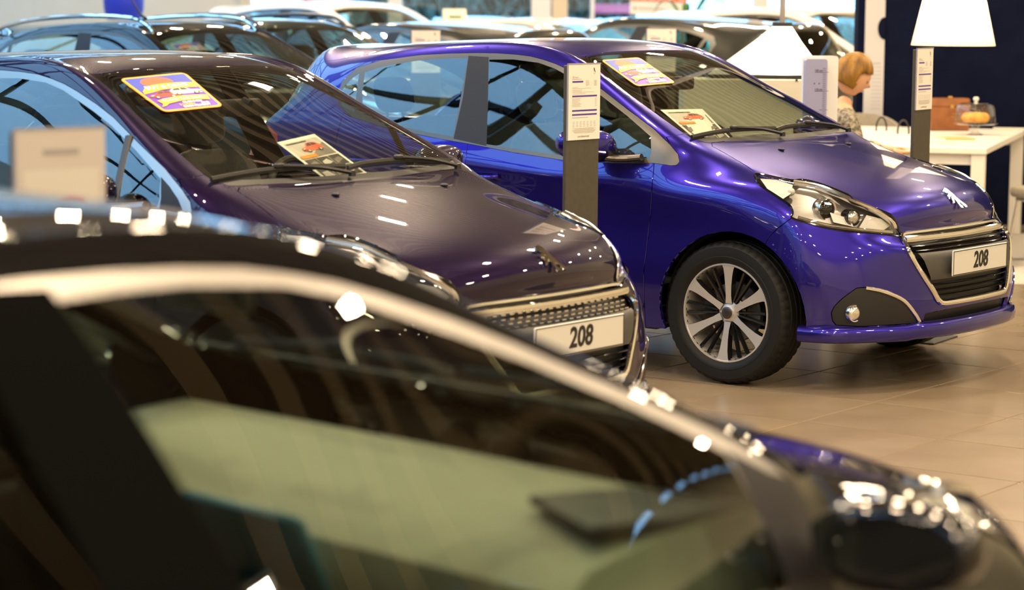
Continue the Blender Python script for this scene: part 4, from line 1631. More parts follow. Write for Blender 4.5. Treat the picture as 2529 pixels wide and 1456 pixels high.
# back wall: solid to the left, glazed in the middle, solid behind the navy partition
wall('wall_back', ((XL - 3.37) / 2, Y1 + .1, CEIL / 2), (-3.37 - XL, .2, CEIL), 'wall_warm')
wall('wall_back_right', ((XR + 4.6) / 2, Y1 + .1, CEIL / 2), (XR - 4.6, .2, CEIL), 'wall_warm')
wall('wall_back_top', (.615, Y1 + .1, 4.3), (7.97, .2, 1.0), 'wall_warm')

# glazing: posts, rails and panes
posts = [(-3.30, .14, 'column'), (-2.60, .06, 'white_frame'), (-1.46, .17, 'white_frame'), (.33, .24, 'white_frame'), (.56, .19, 'column'), (.96, .05, 'white_frame'), (3.02, .18, 'white_frame'), (4.5, .2, 'white_frame')]
for i, ((xa, wa, ma), (xb, wb, mb)) in enumerate(zip(posts[:-1], posts[1:])):
    x0, x1 = xa + wa / 2, xb - wb / 2
    bm = bmesh.new()
    for z in (.05, 3.75):
        add_box(bm, ((x0 + x1) / 2, Y1 + .03, z), (x1 - x0, .08, .10))
    wnd = structure(obj('window_%d' % (i + 1), bm, 'white_frame'))
    bm = bmesh.new()
    add_box(bm, ((x0 + x1) / 2, Y1 + .03, 1.9), (x1 - x0, .012, 3.6))
    obj('pane', bm, 'window_glass', wnd)
for i, (x, w, m) in enumerate(posts):
    bm = bmesh.new()
    add_box(bm, (x, Y1 + .02, 1.9), (w, .16, 3.8), .01)
    structure(obj('trim_%d' % (i + 1), bm, m))

# corrugated ceiling over the showroom, glazed roof light along the left
bm = bmesh.new()
pitch, dep = .32, .07
y = Y0
P = []
while y < Y1:
    P += [(y, CEIL), (y + pitch * .38, CEIL), (y + pitch * .5, CEIL + dep), (y + pitch * .88, CEIL + dep)]
    y += pitch
prev = None
for yy, zz in P:
    cur = (bm.verts.new((SKY_X, yy, zz)), bm.verts.new((XR, yy, zz)))
    if prev:
        f = bm.faces.new((prev[0], prev[1], cur[1], cur[0]))
        f.material_index = 0 if zz == pz == CEIL else 1
    prev, pz = cur, zz
structure(obj('ceiling', bm, ['ceiling', 'ceiling_valley'], angle=.2))
bm = bmesh.new()
add_box(bm, ((SKY_X + XR) / 2, (Y0 + Y1) / 2, CEIL + .25), (XR - SKY_X, Y1 - Y0, .1))
structure(obj('ceiling_deck', bm, 'ceiling'))
bm = bmesh.new()
add_box(bm, ((XL + SKY_X) / 2, (Y0 + Y1) / 2, CEIL + .35), (SKY_X - XL, Y1 - Y0, .012))
sk = structure(obj('ceiling_rooflight', bm, 'window_glass'))
bm = bmesh.new()
add_box(bm, (SKY_X, (Y0 + Y1) / 2, CEIL + .15), (.12, Y1 - Y0, .5))
structure(obj('trim_20', bm, 'steel_dark'))
k = 0
y = Y0 + 1.2
while y < Y1:
    bm = bmesh.new()
    add_box(bm, ((XL + SKY_X) / 2, y, CEIL + .30), (SKY_X - XL, .07, .10))
    obj('glazing_bar', bm, 'steel_dark', sk)
    y += 1.5
for x in (-5.0, -6.4, -7.8):
    bm = bmesh.new()
    add_box(bm, (x, (Y0 + Y1) / 2, CEIL + .30), (.05, Y1 - Y0, .07))
    obj('glazing_bar', bm, 'steel_dark', sk)
y = Y0 + 2.0
while y < Y1:
    t = thing('roof_truss', 'dark steel roof truss under the glazed roof', 'truss', (0, y, 0), 0, 'roof trusses')
    for nm, z0, z1 in (('bottom_chord', CEIL - .55, CEIL - .55), ('top_chord', CEIL + .14, CEIL + .14)):
        bm = bmesh.new()
        add_box(bm, ((XL + SKY_X) / 2, 0, z0), (SKY_X - XL - .1, .14, .14))
        obj(nm, bm, 'steel_dark', t)
    n = 6
    for i in range(n):
        xa = XL + .1 + (SKY_X - XL - .2) * i / n
        xb = XL + .1 + (SKY_X - XL - .2) * (i + 1) / n
        bm = bmesh.new()
        za, zb = (CEIL - .55, CEIL + .14) if i % 2 == 0 else (CEIL + .14, CEIL - .55)
        add_tube(bm, [(xa, 0, za), (xb, 0, zb)], .035, 8)
        obj('diagonal', bm, 'steel_dark', t)
    y += 4.5

# ceiling lamps: square downlights
LAMP_POS = []
for ix, x in enumerate((-2.6, -.2, 2.2, 4.8, 7.2)):
    for iy in range(10):
        yy = -3.4 + 3.3 * iy + (1.4 if ix % 2 else 0)
        LAMP_POS.append((x, yy))
bm = bmesh.new()
add_box(bm, (0, 0, .03), (.28, .28, .06), .006)
hous = to_mesh('housing', bm)
bm = bmesh.new()
add_box(bm, (0, 0, -.002), (.22, .22, .006))
diff = to_mesh('diffuser', bm)
ld = bpy.data.lights.new('downlight', 'AREA')
ld.shape = 'SQUARE'
ld.size = .22
ld.energy = 64
ld.color = (1.0, .77, .50)
for x, y in LAMP_POS:
    if y > 29:
        continue
    t = thing('ceiling_lamp', 'square recessed downlight in the corrugated ceiling', 'lamp', (x, y, CEIL - .06), 0, 'square ceiling downlights')
    linked('housing', hous, 'white_frame', t)
    linked('diffuser', diff, 'lamp_glow', t)
    lo = bpy.data.objects.new('downlight', ld)
    COL.objects.link(lo)
    lo.parent = t
    lo.location = (0, 0, -.008)

# ------------------------------------------------------------------ outside
bm = bmesh.new()
add_box(bm, (0, 52, -.10), (90, 43.6, .1))
structure(obj('ground', bm, 'asphalt'))
bm = bmesh.new()
bmesh.ops.create_grid(bm, x_segments=90, y_segments=16, size=1)
for v in bm.verts:
    x, z = v.co.x * 2.6 - .4, (v.co.y + 1) * 1.05
    r = random.random
    v.co = Vector((x, 44.5 - .35 * z + .35 * (r() - .5), z - .05 + .12 * (r() - .5)))
g = bmesh.ops.extrude_face_region(bm, geom=bm.faces[:])
for v in g['geom']:
    if isinstance(v, bmesh.types.BMVert):
        v.co.y += 1.6
tag(obj('hedge', bm, 'hedge', angle=None), 'dark green clipped hedge beyond the car park outside', 'hedge')
bm = bmesh.new()
add_box(bm, (1.72, 43.2, 1.52), (.66, .10, .16), .01)
sgn = tag(obj('roadside_banner', bm, mat('pink_red', (.72, .12, .20), .6)), 'pinkish red banner strip on posts outside the glazing', 'banner')
bm = bmesh.new()
for x in (1.45, 1.99):
    add_tube(bm, [(x, 43.25, -.05), (x, 43.27, 1.6)], .03, 8)
obj('post', bm, 'steel_dark', sgn)


# ------------------------------------------------------------------ printed sheets
M['paper'] = mat('paper', (0.78, 0.75, 0.72), 0.55)
M['paper_grey'] = mat('paper_grey', (0.52, 0.48, 0.46), 0.6)
M['paper_white'] = mat('paper_white', (0.86, 0.85, 0.82), 0.5)
M['purple_ink'] = mat('purple_ink', (0.07, 0.035, 0.33), 0.5)
M['grey_ink'] = mat('grey_ink', (0.33, 0.31, 0.31), 0.6)
M['orange_ink'] = mat('orange_ink', (0.93, 0.30, 0.02), 0.4)
M['yellow_ink'] = mat('yellow_ink', (0.95, 0.50, 0.03), 0.4)
M['white_ink'] = mat('white_ink', (0.90, 0.89, 0.86), 0.4)
M['royal_ink'] = mat('royal_blue_ink', (0.05, 0.08, 0.55), 0.4)
M['violet_ink'] = mat('violet_ink', (0.13, 0.02, 0.48), 0.4)
M['coral_ink'] = mat('coral_ink', (0.93, 0.13, 0.05), 0.4)
M['red_ink'] = mat('red_ink', (0.52, 0.04, 0.03), 0.4)
M['photo_dark'] = mat('photo_dark', (0.05, 0.045, 0.04), 0.35)
M['photo_grey'] = mat('photo_grey', (0.22, 0.20, 0.18), 0.35)
M['photo_pale'] = mat('photo_pale', (0.60, 0.57, 0.53), 0.35)


def text_polys(s, size, align='CENTER', bold=0.0):
    cu = bpy.data.curves.new('txt', 'FONT')
    cu.body = s
    cu.size = size
    cu.align_x = align
    cu.align_y = 'CENTER'
    cu.offset = bold
    cu.resolution_u = 2
    t = bpy.data.objects.new('txt', cu)
    COL.objects.link(t)
    me = bpy.data.meshes.new_from_object(t.evaluated_get(bpy.context.evaluated_depsgraph_get()))
    bpy.data.objects.remove(t)
    bpy.data.curves.remove(cu)
    vs_ = [(v.co.x, v.co.y) for v in me.vertices]
    fs = [list(p.vertices) for p in me.polygons]
    bpy.data.meshes.remove(me)
    return vs_, fs


def print_on(parent, name, mapf, items, step=.0004):
    """flat print: every item is one coloured shape laid on a surface mapf(u, v, height)"""
    bm = bmesh.new()
    mats = []
    for it in items:
        kind, m, layer = it[0], it[1], it[2]
        if m not in mats:
            mats.append(m)
        mi = mats.index(m)
        if kind == 'poly':
            f = bm.faces.new([bm.verts.new(mapf(u, v, step * layer)) for u, v in it[3]])
            f.material_index = mi
        else:
            s, u0, v0, size, asp, align, bold = it[3:]
            V, F = text_polys(s, size, align, bold)
            bv = [bm.verts.new(mapf(u0 + x * asp, v0 + y, step * layer)) for x, y in V]
            for f in F:
                try:
                    q = bm.faces.new([bv[i] for i in f])
                    q.material_index = mi
                except ValueError:
                    pass
    return obj(name, bm, mats, parent, None)


def rect(u0, v0, u1, v1):
    return [(u0, v0), (u1, v0), (u1, v1), (u0, v1)]


def rrect(u0, v0, u1, v1, ru, rv, n=5):
    out = []
    for cx, cy, a0 in ((u1 - ru, v0 + rv, -90), (u1 - ru, v1 - rv, 0), (u0 + ru, v1 - rv, 90), (u0 + ru, v0 + rv, 180)):
        for k in range(n + 1):
            a = math.radians(a0 + 90 * k / n)
            out.append((cx + ru * math.cos(a), cy + rv * math.sin(a)))
    return out


def ell(cu, cv, ru, rv, n=24, a0=0, a1=360):
    return [(cu + ru * math.cos(math.radians(a0 + (a1 - a0) * k / n)), cv + rv * math.sin(math.radians(a0 + (a1 - a0) * k / n))) for k in range(n + (0 if a1 - a0 == 360 else 1))]


def car_art(u, v, w, hgt, body, flip=1):
    """small side view of a hatchback"""
    def T(pts):
        return [(u + flip * (x - .5) * w, v + y * hgt) for x, y in pts]
    it = [('poly', body, 5, T([(0, .2), (.02, .45), (.10, .55), (.30, .62), (.42, .95), (.62, 1.0), (.85, .92), (.97, .62), (1.0, .35), (.98, .15), (.1, .1)])),
          ('poly', 'photo_dark', 6, T([(.36, .62), (.45, .90), (.60, .93), (.60, .64)])), ('poly', 'photo_dark', 6, T([(.63, .64), (.63, .93), (.80, .88), (.88, .66)])),
          ('poly', 'white_ink', 6, T([(.05, .40), (.15, .48), (.22, .46), (.10, .36)])), ('poly', 'photo_dark', 6, T([(.01, .20), (.02, .32), (.16, .30), (.16, .18)]))]
    for cx in (.24, .80):
        it.append(('poly', 'photo_dark', 7, T(ell(cx, .14, .09, .17, 14))))
        it.append(('poly', 'photo_pale', 8, T(ell(cx, .14, .055, .105, 14))))
    return it


STICKER = [('poly', 'orange_ink', 1, rrect(0, 0, 1, 1, .09, .09)), ('poly', 'yellow_ink', 2, rrect(.012, .012, .988, .988, .08, .08)), ('poly', 'violet_ink', 3, rrect(.045, .045, .955, .955, .05, .05)),
           ('poly', 'royal_ink', 4, [(.045, .55), (.955, .62), (.955, .94), (.94, .955), (.06, .955), (.045, .94)]),
           ('poly', 'coral_ink', 5, ell(.44, .80, .24, .13)), ('poly', 'yellow_ink', 6, [(.08, .58), (.20, .70), (.36, .735), (.55, .745), (.75, .735), (.95, .70), (.93, .56), (.75, .585), (.55, .59), (.36, .575), (.20, .53), (.05, .50)]),
           ('text', 'white_ink', 7, 'BUY & DRIVE', .50, .655, .125, .92, 'CENTER', .004)]
STICKER += car_art(.30, .36, .44, .19, 'red_ink') + car_art(.70, .40, .50, .20, 'white_ink', -1)
STICKER += [('poly', 'yellow_ink', 9, [(.10, .29), (.22, .33), (.50, .375), (.80, .355), (.93, .33), (.90, .20), (.70, .235), (.45, .235), (.22, .19), (.14, .14), (.06, .12), (.13, .20)]),
            ('text', 'white_ink', 10, 'CLOSE THE DEAL', .52, .288, .088, .98, 'CENTER', .002), ('text', 'white_ink', 8, 'BIJ BINNEN', .60, .195, .062, 1.0, 'CENTER', .003),
            ('text', 'yellow_ink', 8, '5 DAGEN', .48, .135, .062, .95, 'CENTER', .003), ('text', 'white_ink', 8, 'IN JE', .77, .135, .062, .95, 'CENTER', .003), ('text', 'white_ink', 8, 'EIGEN PEUGEOT', .60, .078, .060, 1.0, 'CENTER', .003)]

BROCHURE = [('poly', 'photo_pale', 1, rect(.06, .55, .94, .93)), ('poly', 'photo_grey', 2, [(.30, .55), (.94, .55), (.94, .82), (.62, .70)])]
BROCHURE += car_art(.56, .66, .52, .20, 'coral_ink')
BROCHURE += [('poly', 'orange_ink', 9, rect(.06, .545, .46, .61)), ('poly', 'photo_dark', 3, rect(.10, .885, .62, .91))]
for r in range(2):
    for c in range(3):
        u0, v0 = .06 + c * .297, .305 - r * .235
        BROCHURE.append(('poly', 'photo_dark', 2, rect(u0, v0, u0 + .283, v0 + .222)))
        BROCHURE.append(('poly', ('photo_grey', 'photo_pale')[(r + c) % 2], 3, [(u0 + .02, v0 + .03), (u0 + .26, v0 + .05 + .03 * c), (u0 + .20, v0 + .17), (u0 + .05, v0 + .13 + .02 * r)]))
BROCHURE.append(('poly', 'grey_ink', 2, rect(.06, .035, .94, .048)))


def info_items(title):
    it = [('text', 'grey_ink', 1, title, .12, .825, .042, .9, 'LEFT', 0), ('poly', 'grey_ink', 1, rect(.12, .797, .40, .803))]
    for poly in LION:
        it.append(('poly', 'ink', 1, [(.78 + x * .07, .885 + y * .062) for x, y in poly]))
    it.append(('text', 'ink', 1, 'PEUGEOT', .815, .868, .016, .9, 'CENTER', 0))
    for v, u1 in ((.755, .46), (.565, .90), (.375, .90), (.322, .90)):
        it.append(('poly', 'purple_ink', 1, rect(.12, v, u1, v + .022)))
    random.seed(3)
    for v in (.775, .762, .749, .736, .723, .71):
        it.append(('poly', 'grey_ink', 1, rect(.54, v, .62 + .05 * random.random(), v + .004)))
        it.append(('poly', 'grey_ink', 1, rect(.80, v, .89, v + .005)))
    for v in (.69, .675, .655, .64, .625, .605):
        it.append(('poly', 'grey_ink', 1, rect(.12, v, .3 + .5 * random.random(), v + .004)))
    for v in (.545, .53, .515, .50, .485, .47, .455, .44):
        it.append(('poly', 'grey_ink', 1, rect(.12, v, .28 + .15 * random.random(), v + .004)))
        it.append(('poly', 'grey_ink', 1, rect(.84, v, .89, v + .004)))
    it.append(('poly', 'grey_ink', 1, rect(.12, .290, .62, .297)))
    for v in (.235, .215, .195, .175):
        for c in range(7):
            it.append(('poly', 'grey_ink', 1, rect(.14 + c * .11, v, .20 + c * .11, v + .005)))
    for v in (.15, .138, .126, .114, .102, .09):
        w = .30 + .1 * random.random()
        it.append(('poly', 'grey_ink', 1, rect(.5 - w, v, .5 + w, v + .004)))
    it.append(('text', 'ink', 1, 'Let op! Geld lenen kost geld', .48, .045, .040, .78, 'CENTER', 0))
    return it


def planar(o, u, v):
    o, u, v = Vector(o), Vector(u), Vector(v)
    n = u.cross(v).normalized()
    return lambda a, b, h: o + u * a + v * b + n * h


def quad_map(c00, c10, c11, c01, lift):
    n = (c10 - c00).cross(c01 - c00).normalized()

    def f(a, b, h):
        return c00 * (1 - a) * (1 - b) + c10 * a * (1 - b) + c11 * a * b + c01 * (1 - a) * b + n * (h + lift)
    return f


def sheet_bm(mapf, rad=0.0, th=.0006, n=6):
    bm = bmesh.new()
    pts = rrect(0, 0, 1, 1, rad, rad) if rad else rect(0, 0, 1, 1)
    A = [bm.verts.new(mapf(u, v, 0)) for u, v in pts]
    B = [bm.verts.new(mapf(u, v, -th)) for u, v in pts]
    bm.faces.new(A)
    bm.faces.new(B[::-1])
    m = len(pts)
    for k in range(m):
        bm.faces.new((A[k], B[k], B[(k + 1) % m], A[(k + 1) % m]))
    return bm


# ------------------------------------------------------------------ the cars
YB = .65311
blue = build_car('glossy metallic blue hatchback with a plate reading 208, fully lit and in focus', (1.42314, 11.0617, 0), YB, 'blue_paint', plate='208', group='hatchbacks in the front row', sail='satin_trim')
dark = build_car('dark plum hatchback with chrome window line and studded grille, nose towards the blue car', (-.38646, 8.52705, 0), .65295, 'plum_paint', scale=.9845, trim='satin_bright', studs=True, plate='208',
                 wheel=('grey_alloy', 'dark_alloy'), group='hatchbacks in the front row')
near = build_car('large blurred black car filling the foreground, seen through its side window', (.0882, 4.3314, 0), -.7813, 'black_paint', scale=.9977, tall=.9404 / .9977, cabin='cabin_olive', trim='satin_bright', parts=PARTS_LOW, pillar='pillar_black', sail='pillar_grey', wheel=('grey_alloy', 'dark_alloy'))
for o in near.children:
    if o.name.startswith('door_mirror'):
        o.location = (.33, 0, -.09)
        for q in o.children:
            if q.name.startswith('mirror_glass'):
                q.material_slots[0].material = M['gloss_black']
    if o.name.startswith('dashboard'):
        o.material_slots[0].material = M['cabin_olive']
        o.location = (0, 0, -.065)
    if o.name.startswith('door_card'):
        o.location = (0, 0, -.13)
    if o.name.startswith('front_seat'):
        o.location = (-.28, 0, -.06)
        o.material_slots[0].material = M['seat_cloth']
        o.children[0].material_slots[0].material = M['seat_cloth']
    if o.name.startswith('rear_door') or o.name.startswith('quarter_window'):
        for q in list(o.children) + [o]:
            if 'window' in q.name:
                q.material_slots[0].material = M['dark_glass']
linked('centre_screen', SH['screen'], 'screen_reflection', near)
bm = bmesh.new()
add_prism(bm, [(-.31, -.69), (-.46, -.70), (-.62, -.66), (-.52, -.44), (-.36, -.50)], 0, .014, (Vector((0, 0, .932)), Vector((1, 0, 0)), Vector((0, 1, 0)), Vector((0, 0, 1))))
obj('dash_dark_patch', bm, 'cabin_dark', near)  # plain dark patch laid on the near end of the dash top
# grey quarter bar in the dark car's front window
bm = bmesh.new()
bars = mirrored_pair('window_bar', (lambda b: (add_tube(b, [on_body((-.665, .71, 1.185), .004, (-.6, 30, 1.2)), on_body((-.615, .83, .95), .004, (-.6, 30, 1.2))], .017, 8, ry=.008, up=(0, 1, .3)), b)[1])(bm))
for s in (1, -1):
    linked('window_bar', bars[s], 'grey_plastic', dark)


def car_ray(car, px, py):
    """where a sight line meets the car's glass, in the car's own space"""
    bpy.context.view_layer.update()
    mi = car.matrix_world.inverted()
    eye = mi @ Vector((0, 0, CAM_H))
    d = (mi.to_3x3() @ (_fw * FPX + _rt * (px - 1264.5) - _up * (py - 728.0))).normalized()
    h = BODY_BVH.ray_cast(eye, d)
    return h[0]


def put_sticker(car, quad, label):
    q = [car_ray(car, *p) for p in quad]     # tl, tr, br, bl
    f = quad_map(q[3], q[2], q[1], q[0], .008)
    o = obj('windscreen_sticker', sheet_bm(f, .09, .0008), 'orange_ink', car, None)
    o['label'] = label
    print_on(o, 'print', f, STICKER)


put_sticker(blue, ((1482, 152), (1577, 145), (1668, 208), (1572, 217)), 'orange and purple promotion sticker')
put_sticker(dark, ((292, 199), (455, 183), (552, 267), (404, 282)), 'orange and purple promotion sticker')


def put_brochure(car, quad, label):
    bpy.context.view_layer.update()
    mw = car.matrix_world
    q = [mw @ car_ray(car, *p) for p in quad]
    f = quad_map(q[3], q[2], q[1], q[0], -.016)
    o = tag(obj('brochure', sheet_bm(f, 0, .0012), 'paper_white', None, None), label, 'brochure', 'brochures on dashboards')
    print_on(o, 'print', f, BROCHURE)


put_brochure(blue, ((1634, 263), (1738, 261), (1815, 340), (1733, 346)), 'brochure sheet behind the windscreen of the blue hatchback')
put_brochure(dark, ((688, 342), (780, 321), (917, 422), (817, 441)), 'brochure sheet behind the windscreen of the dark plum hatchback')

# rows at the back
row = [
    ('black estate car with silver roof rails at the far left, thin aerial above it', (-1.26, 15.8), YB, 'black_paint', 1.0, 1.02, 'chrome', 'estate_car'),
    ('green-black car with silver roof rails behind the dark plum roof', (-.815, 18.3), YB, 'green_black_paint', 1.0, 1.02, 'satin_trim', 'estate_car'),
    ('white car with dark side windows left of the glazing post', (-.59, 23.8), YB, 'white_paint', 1.06, 1.05, None, 'background_car'),
    ('dark grey car facing left behind the blue roof', (-1.80, 21.46), YB + math.pi, 'grey_paint', 1.0, 1.0, None, 'background_car'),
    ('cream car deepest in the row below the cream roof sign', (1.5, 26.2), YB, 'cream_paint', 1.0, 1.0, None, 'background_car'),
    ('dark grey car facing left, right of the beige column', (.28, 22.33), YB + math.pi, 'grey_paint', 1.0, 1.04, None, 'background_car'),
    ('white car behind the pyramid lamp near the navy wall', (3.87, 22.07), YB, 'white_paint', 1.06, 1.04, None, 'background_car'),
]
back = []
for label, (x, y), yaw, pk, sc, tall, rails, nm in row:
    back.append(build_car(label, (x, y, 0), yaw, pk, scale=sc, tall=tall, detail=1, rails=rails, wheel=('grey_alloy', 'dark_alloy'), name=nm, group='cars parked in the rows behind'))
put_sticker(back[1], ((425, 112), (490, 106), (520, 130), (450, 134)), 'orange and purple promotion sticker')
bm = bmesh.new()
add_tube(bm, [(-1.75, .15, 1.47), (-1.80, .15, 1.50), (-2.2, .15, 1.95)], [.014, .006, .004], 8)
obj('aerial', bm, 'black_plastic', back[0])
out = [('pale silver car parked outside, leftmost through the glazing', (-2.9, 34.5), 1.40, 'silver_paint'), ('silver-blue car parked outside between the glazing posts', (-.5, 34.8), 1.5, 'silver_paint'),
       ('white car parked outside behind the dark grey car', (2.0, 34.6), 1.45, 'white_paint'), ('red car parked outside near the navy wall', (6.9, 35.5), 1.4, 'red_paint'), ('silver car parked outside beside the white car', (4.45, 34.9), 1.5, 'silver_paint')]
for label, (x, y), yaw, pk in out:
    build_car(label, (x, y, -.05), yaw, pk, detail=1, wheel=('grey_alloy', 'dark_alloy'), name='parked_car', group='cars in the car park outside')


# ------------------------------------------------------------------ information stands
M['stand_dark'] = noise_mix(mat('stand_panel', rough=0.55), (0.055, 0.050, 0.038), (0.066, 0.060, 0.046), 40)
M['perspex'] = mat('stand_edge', (0.30, 0.29, 0.34), 0.25)


def info_stand(x, y, ang, label, title='208 5-deurs', h=1.405, w=.214, picture=False, group='information stands'):
    t = thing('info_stand', label, 'stand', (x, y, 0), ang, group)
    bm = bmesh.new()
    add_box(bm, (0, .012, h / 2), (w + .006, .018, h - .012), .003)
    obj('panel', bm, 'stand_dark', t)
    bm = bmesh.new()
    add_box(bm, (0, .0, .004), (w + .12, .30, .008), .002)
    obj('base_plate', bm, 'steel_dark', t)
    f = planar((-w / 2, -.002, h - .300), (w, 0, 0), (0, 0, .298))
    pg = obj('sheet', sheet_bm(f, 0, .001), 'paper_grey' if picture else 'paper', t, None)
    if picture:
        it = [('poly', 'photo_pale', 1, rect(.08, .1, .92, .72))] + car_art(.5, .32, .7, .22, 'red_ink') + [('poly', 'grey_ink', 2, rect(.30, .82, .70, .86)), ('poly', 'grey_ink', 2, rect(.1, .05, .8, .07))]
    else:
        it = info_items(title)
    print_on(pg, 'print', f, it)
    bm = bmesh.new()
    add_box(bm, (0, 0, h - .002), (w + .008, .006, .005))
    add_box(bm, (-w / 2 - .002, 0, h - .15), (.004, .006, .30))
    obj('sleeve_edge', bm, 'perspex', t)
    return t


SA = math.atan2(.794, .607)
pA = at_depth(1443, 157, 9.6)
info_stand(pA.x, pA.y, SA, 'dark information stand with price sheet in front of the blue car door', h=1.40)
pB = at_depth(2285, 118, 11.9)
info_stand(pB.x, pB.y, SA + .12, 'dark information stand with price sheet under the lit lampshade', h=1.43)
pC = at_depth(149, 330, 5.0)
info_stand(pC.x, pC.y, .75, 'blurred sheet on a stand rising behind the foreground car roof', title='2008', h=1.375, picture=True)
pD = at_depth(1052, 74, 17.2)
info_stand(pD.x, pD.y, .4, 'distant information stand peeking over the rear of the blue roof', h=pD.z)
pE = at_depth(1634, 70, 17.0)
info_stand(pE.x, pE.y, .3, 'distant information stand peeking over the front of the blue roof', h=pE.z)

# ------------------------------------------------------------------ right-hand corner: wall, banner, lamps
pw = at_depth(2118, 100, 18.2)
bm = bmesh.new()
add_box(bm, ((pw.x + XR) / 2, 18.3, 1.75), (XR - pw.x, .2, 3.5))
structure(obj('wall_navy', bm, 'navy'))
t = thing('wall_banner', 'tall pale grey banner with a dark blue disc on the navy wall edge', 'banner', (0, 18.18, 0))
a, b = at_depth(2131, 289, 18.18), at_depth(2187, 0, 18.18)
bm = bmesh.new()
add_box(bm, ((a.x + b.x) / 2, 0, (a.z + 2.6) / 2), (b.x - a.x, .02, 2.6 - a.z), .003)
obj('board', bm, mat('banner_grey', (.55, .54, .56), .6), t)
c = at_depth(2187, 70, 18.18)
bm = bmesh.new()
pts = [(b.x - .001 - (.052 * math.cos(math.radians(q))), c.z + .083 * math.sin(math.radians(q))) for q in range(-90, 91, 10)]
add_prism(bm, pts, 0, .004, (Vector((0, -.011, 0)), Vector((1, 0, 0)), Vector((0, 0, 1)), Vector((0, -1, 0))))
obj('disc', bm, 'navy', t)
bm = bmesh.new()
for k in range(13):
    z = c.z - .26 - k * .028
    add_box(bm, (b.x - .055, -.0105, z), (.075 if k else .06, .001, .006 if k else .012))
obj('printed_lines', bm, mat('faint_print', (.42, .41, .43), .6), t)

# lit cone lampshade
def shade(name, color):
    """thin cloth that scatters the bulb's light through to the outside"""
    m = mat(name, color, 0.8)
    tr = nd(m, 'ShaderNodeBsdfTranslucent')
    tr.inputs['Color'].default_value = (*color, 1)
    mx = nd(m, 'ShaderNodeMixShader')
    mx.inputs[0].default_value = 0.5
    lk(m, bsdf(m).outputs[0], mx.inputs[1])
    lk(m, tr.outputs[0], mx.inputs[2])
    lk(m, mx.outputs[0], m.node_tree.nodes['Material Output'].inputs['Surface'])
    return m


M['shade_lit'] = shade('lit_shade', (0.95, 0.88, 0.72))
M['shade_white'] = shade('white_shade', (0.92, 0.90, 0.86))


def bulb_in(t, z, watts, color):
    pl_ = bpy.data.lights.new('bulb_light', 'POINT')
    pl_.energy = watts
    pl_.color = color
    pl_.shadow_soft_size = .05
    lo = bpy.data.objects.new('bulb_light', pl_)
    COL.objects.link(lo)
    lo.parent = t
    lo.location = (0, 0, z)


def cord(bm, x, y, z0, r=.004):
    add_tube(bm, [(x, y, z0), (x, y, CEIL)], r, 8)


LD = 14.8
bl, br, bt = at_depth(2251, 114, LD), at_depth(2457, 111, LD), at_depth(2354, 112, LD)
R1 = (br.x - bl.x) / 2
t = thing('pendant_lamp', 'lit cream cone lampshade hanging above the white table', 'lamp', (bt.x, LD, 0))
bm = bmesh.new()
top_r = R1 * .42
hh = (R1 - top_r) / .232
add_lathe(bm, [(R1, bt.z), (R1 * .995, bt.z + .004), (top_r, bt.z + hh)], 48)
obj('lamp_shade', bm, 'shade_lit', t)
bm = bmesh.new()
cord(bm, 0, 0, bt.z + hh * .7)
add_lathe(bm, [(.0, bt.z + hh * .5), (.03, bt.z + hh * .52), (.03, bt.z + hh * .7), (0, bt.z + hh * .72)], 16)
obj('cord', bm, 'steel_dark', t)
bulb_in(t, bt.z + hh * .42, 14, (1, .80, .50))

# white pyramid lamp
PD = 13.6
cc = at_depth(1932, 61, PD)
zb = at_depth(1932, 182, PD).z
t = thing('pyramid_lamp', 'white pyramid shaped lampshade hung from a grey pole', 'lamp', (cc.x, PD, 0))
bm = bmesh.new()
tp = [(-.05, -.05), (.05, -.05), (.05, .05), (-.05, .05)]
bt_ = [(-.43, -.22), (.20, -.26), (.27, .20), (-.34, .24)]
A = [bm.verts.new((x, y, cc.z - .010)) for x, y in tp]
B = [bm.verts.new((x, y, zb)) for x, y in bt_]
for k in range(4):
    bm.faces.new((B[k], B[(k + 1) % 4], A[(k + 1) % 4], A[k]))
obj('lamp_shade', bm, 'shade_white', t, .1)
bm = bmesh.new()
pr = [(x * 1.005, y * 1.005) for x, y in bt_]
add_prism(bm, pr, zb - .016, zb - .001)
obj('shadow_gap', bm, 'steel_dark', t)  # dark slab stands in for the shadow gap below the shade
bm = bmesh.new()
add_lathe(bm, [(.0, cc.z + .012), (.054, cc.z + .012), (.056, cc.z + .006), (.056, cc.z - .008), (.0, cc.z - .008)], 32)
obj('cap', bm, 'steel_dark', t)
bm = bmesh.new()
add_tube(bm, [(0, 0, cc.z + .01), (0, 0, CEIL)], .0145, 12)
obj('pole', bm, mat('pole_grey', (.32, .29, .27), .5), t)
bulb_in(t, zb + .09, 7, (1, .92, .80))

# cream display box below it
a, b = at_depth(1890, 190, 13.3), at_depth(1992, 300, 13.3)
t = thing('display_box', 'cream display box under the pyramid lamp', 'box', (0, 13.45, 0))
bm = bmesh.new()
x0 = a.x - .45
zt = a.z - .012
add_box(bm, ((x0 + b.x) / 2, 0, zt / 2), (b.x - x0, .30, zt), .006)
obj('body', bm, mat('cream_board', (.72, .66, .54), .6), t)
bm = bmesh.new()
hk = at_depth(1968, 198, 13.29)
add_lathe(bm, [(0, -.155), (.006, -.158), (.007, -.15)], 12, 'Y', (hk.x, 0, hk.z))
obj('peg', bm, 'steel_dark', t)

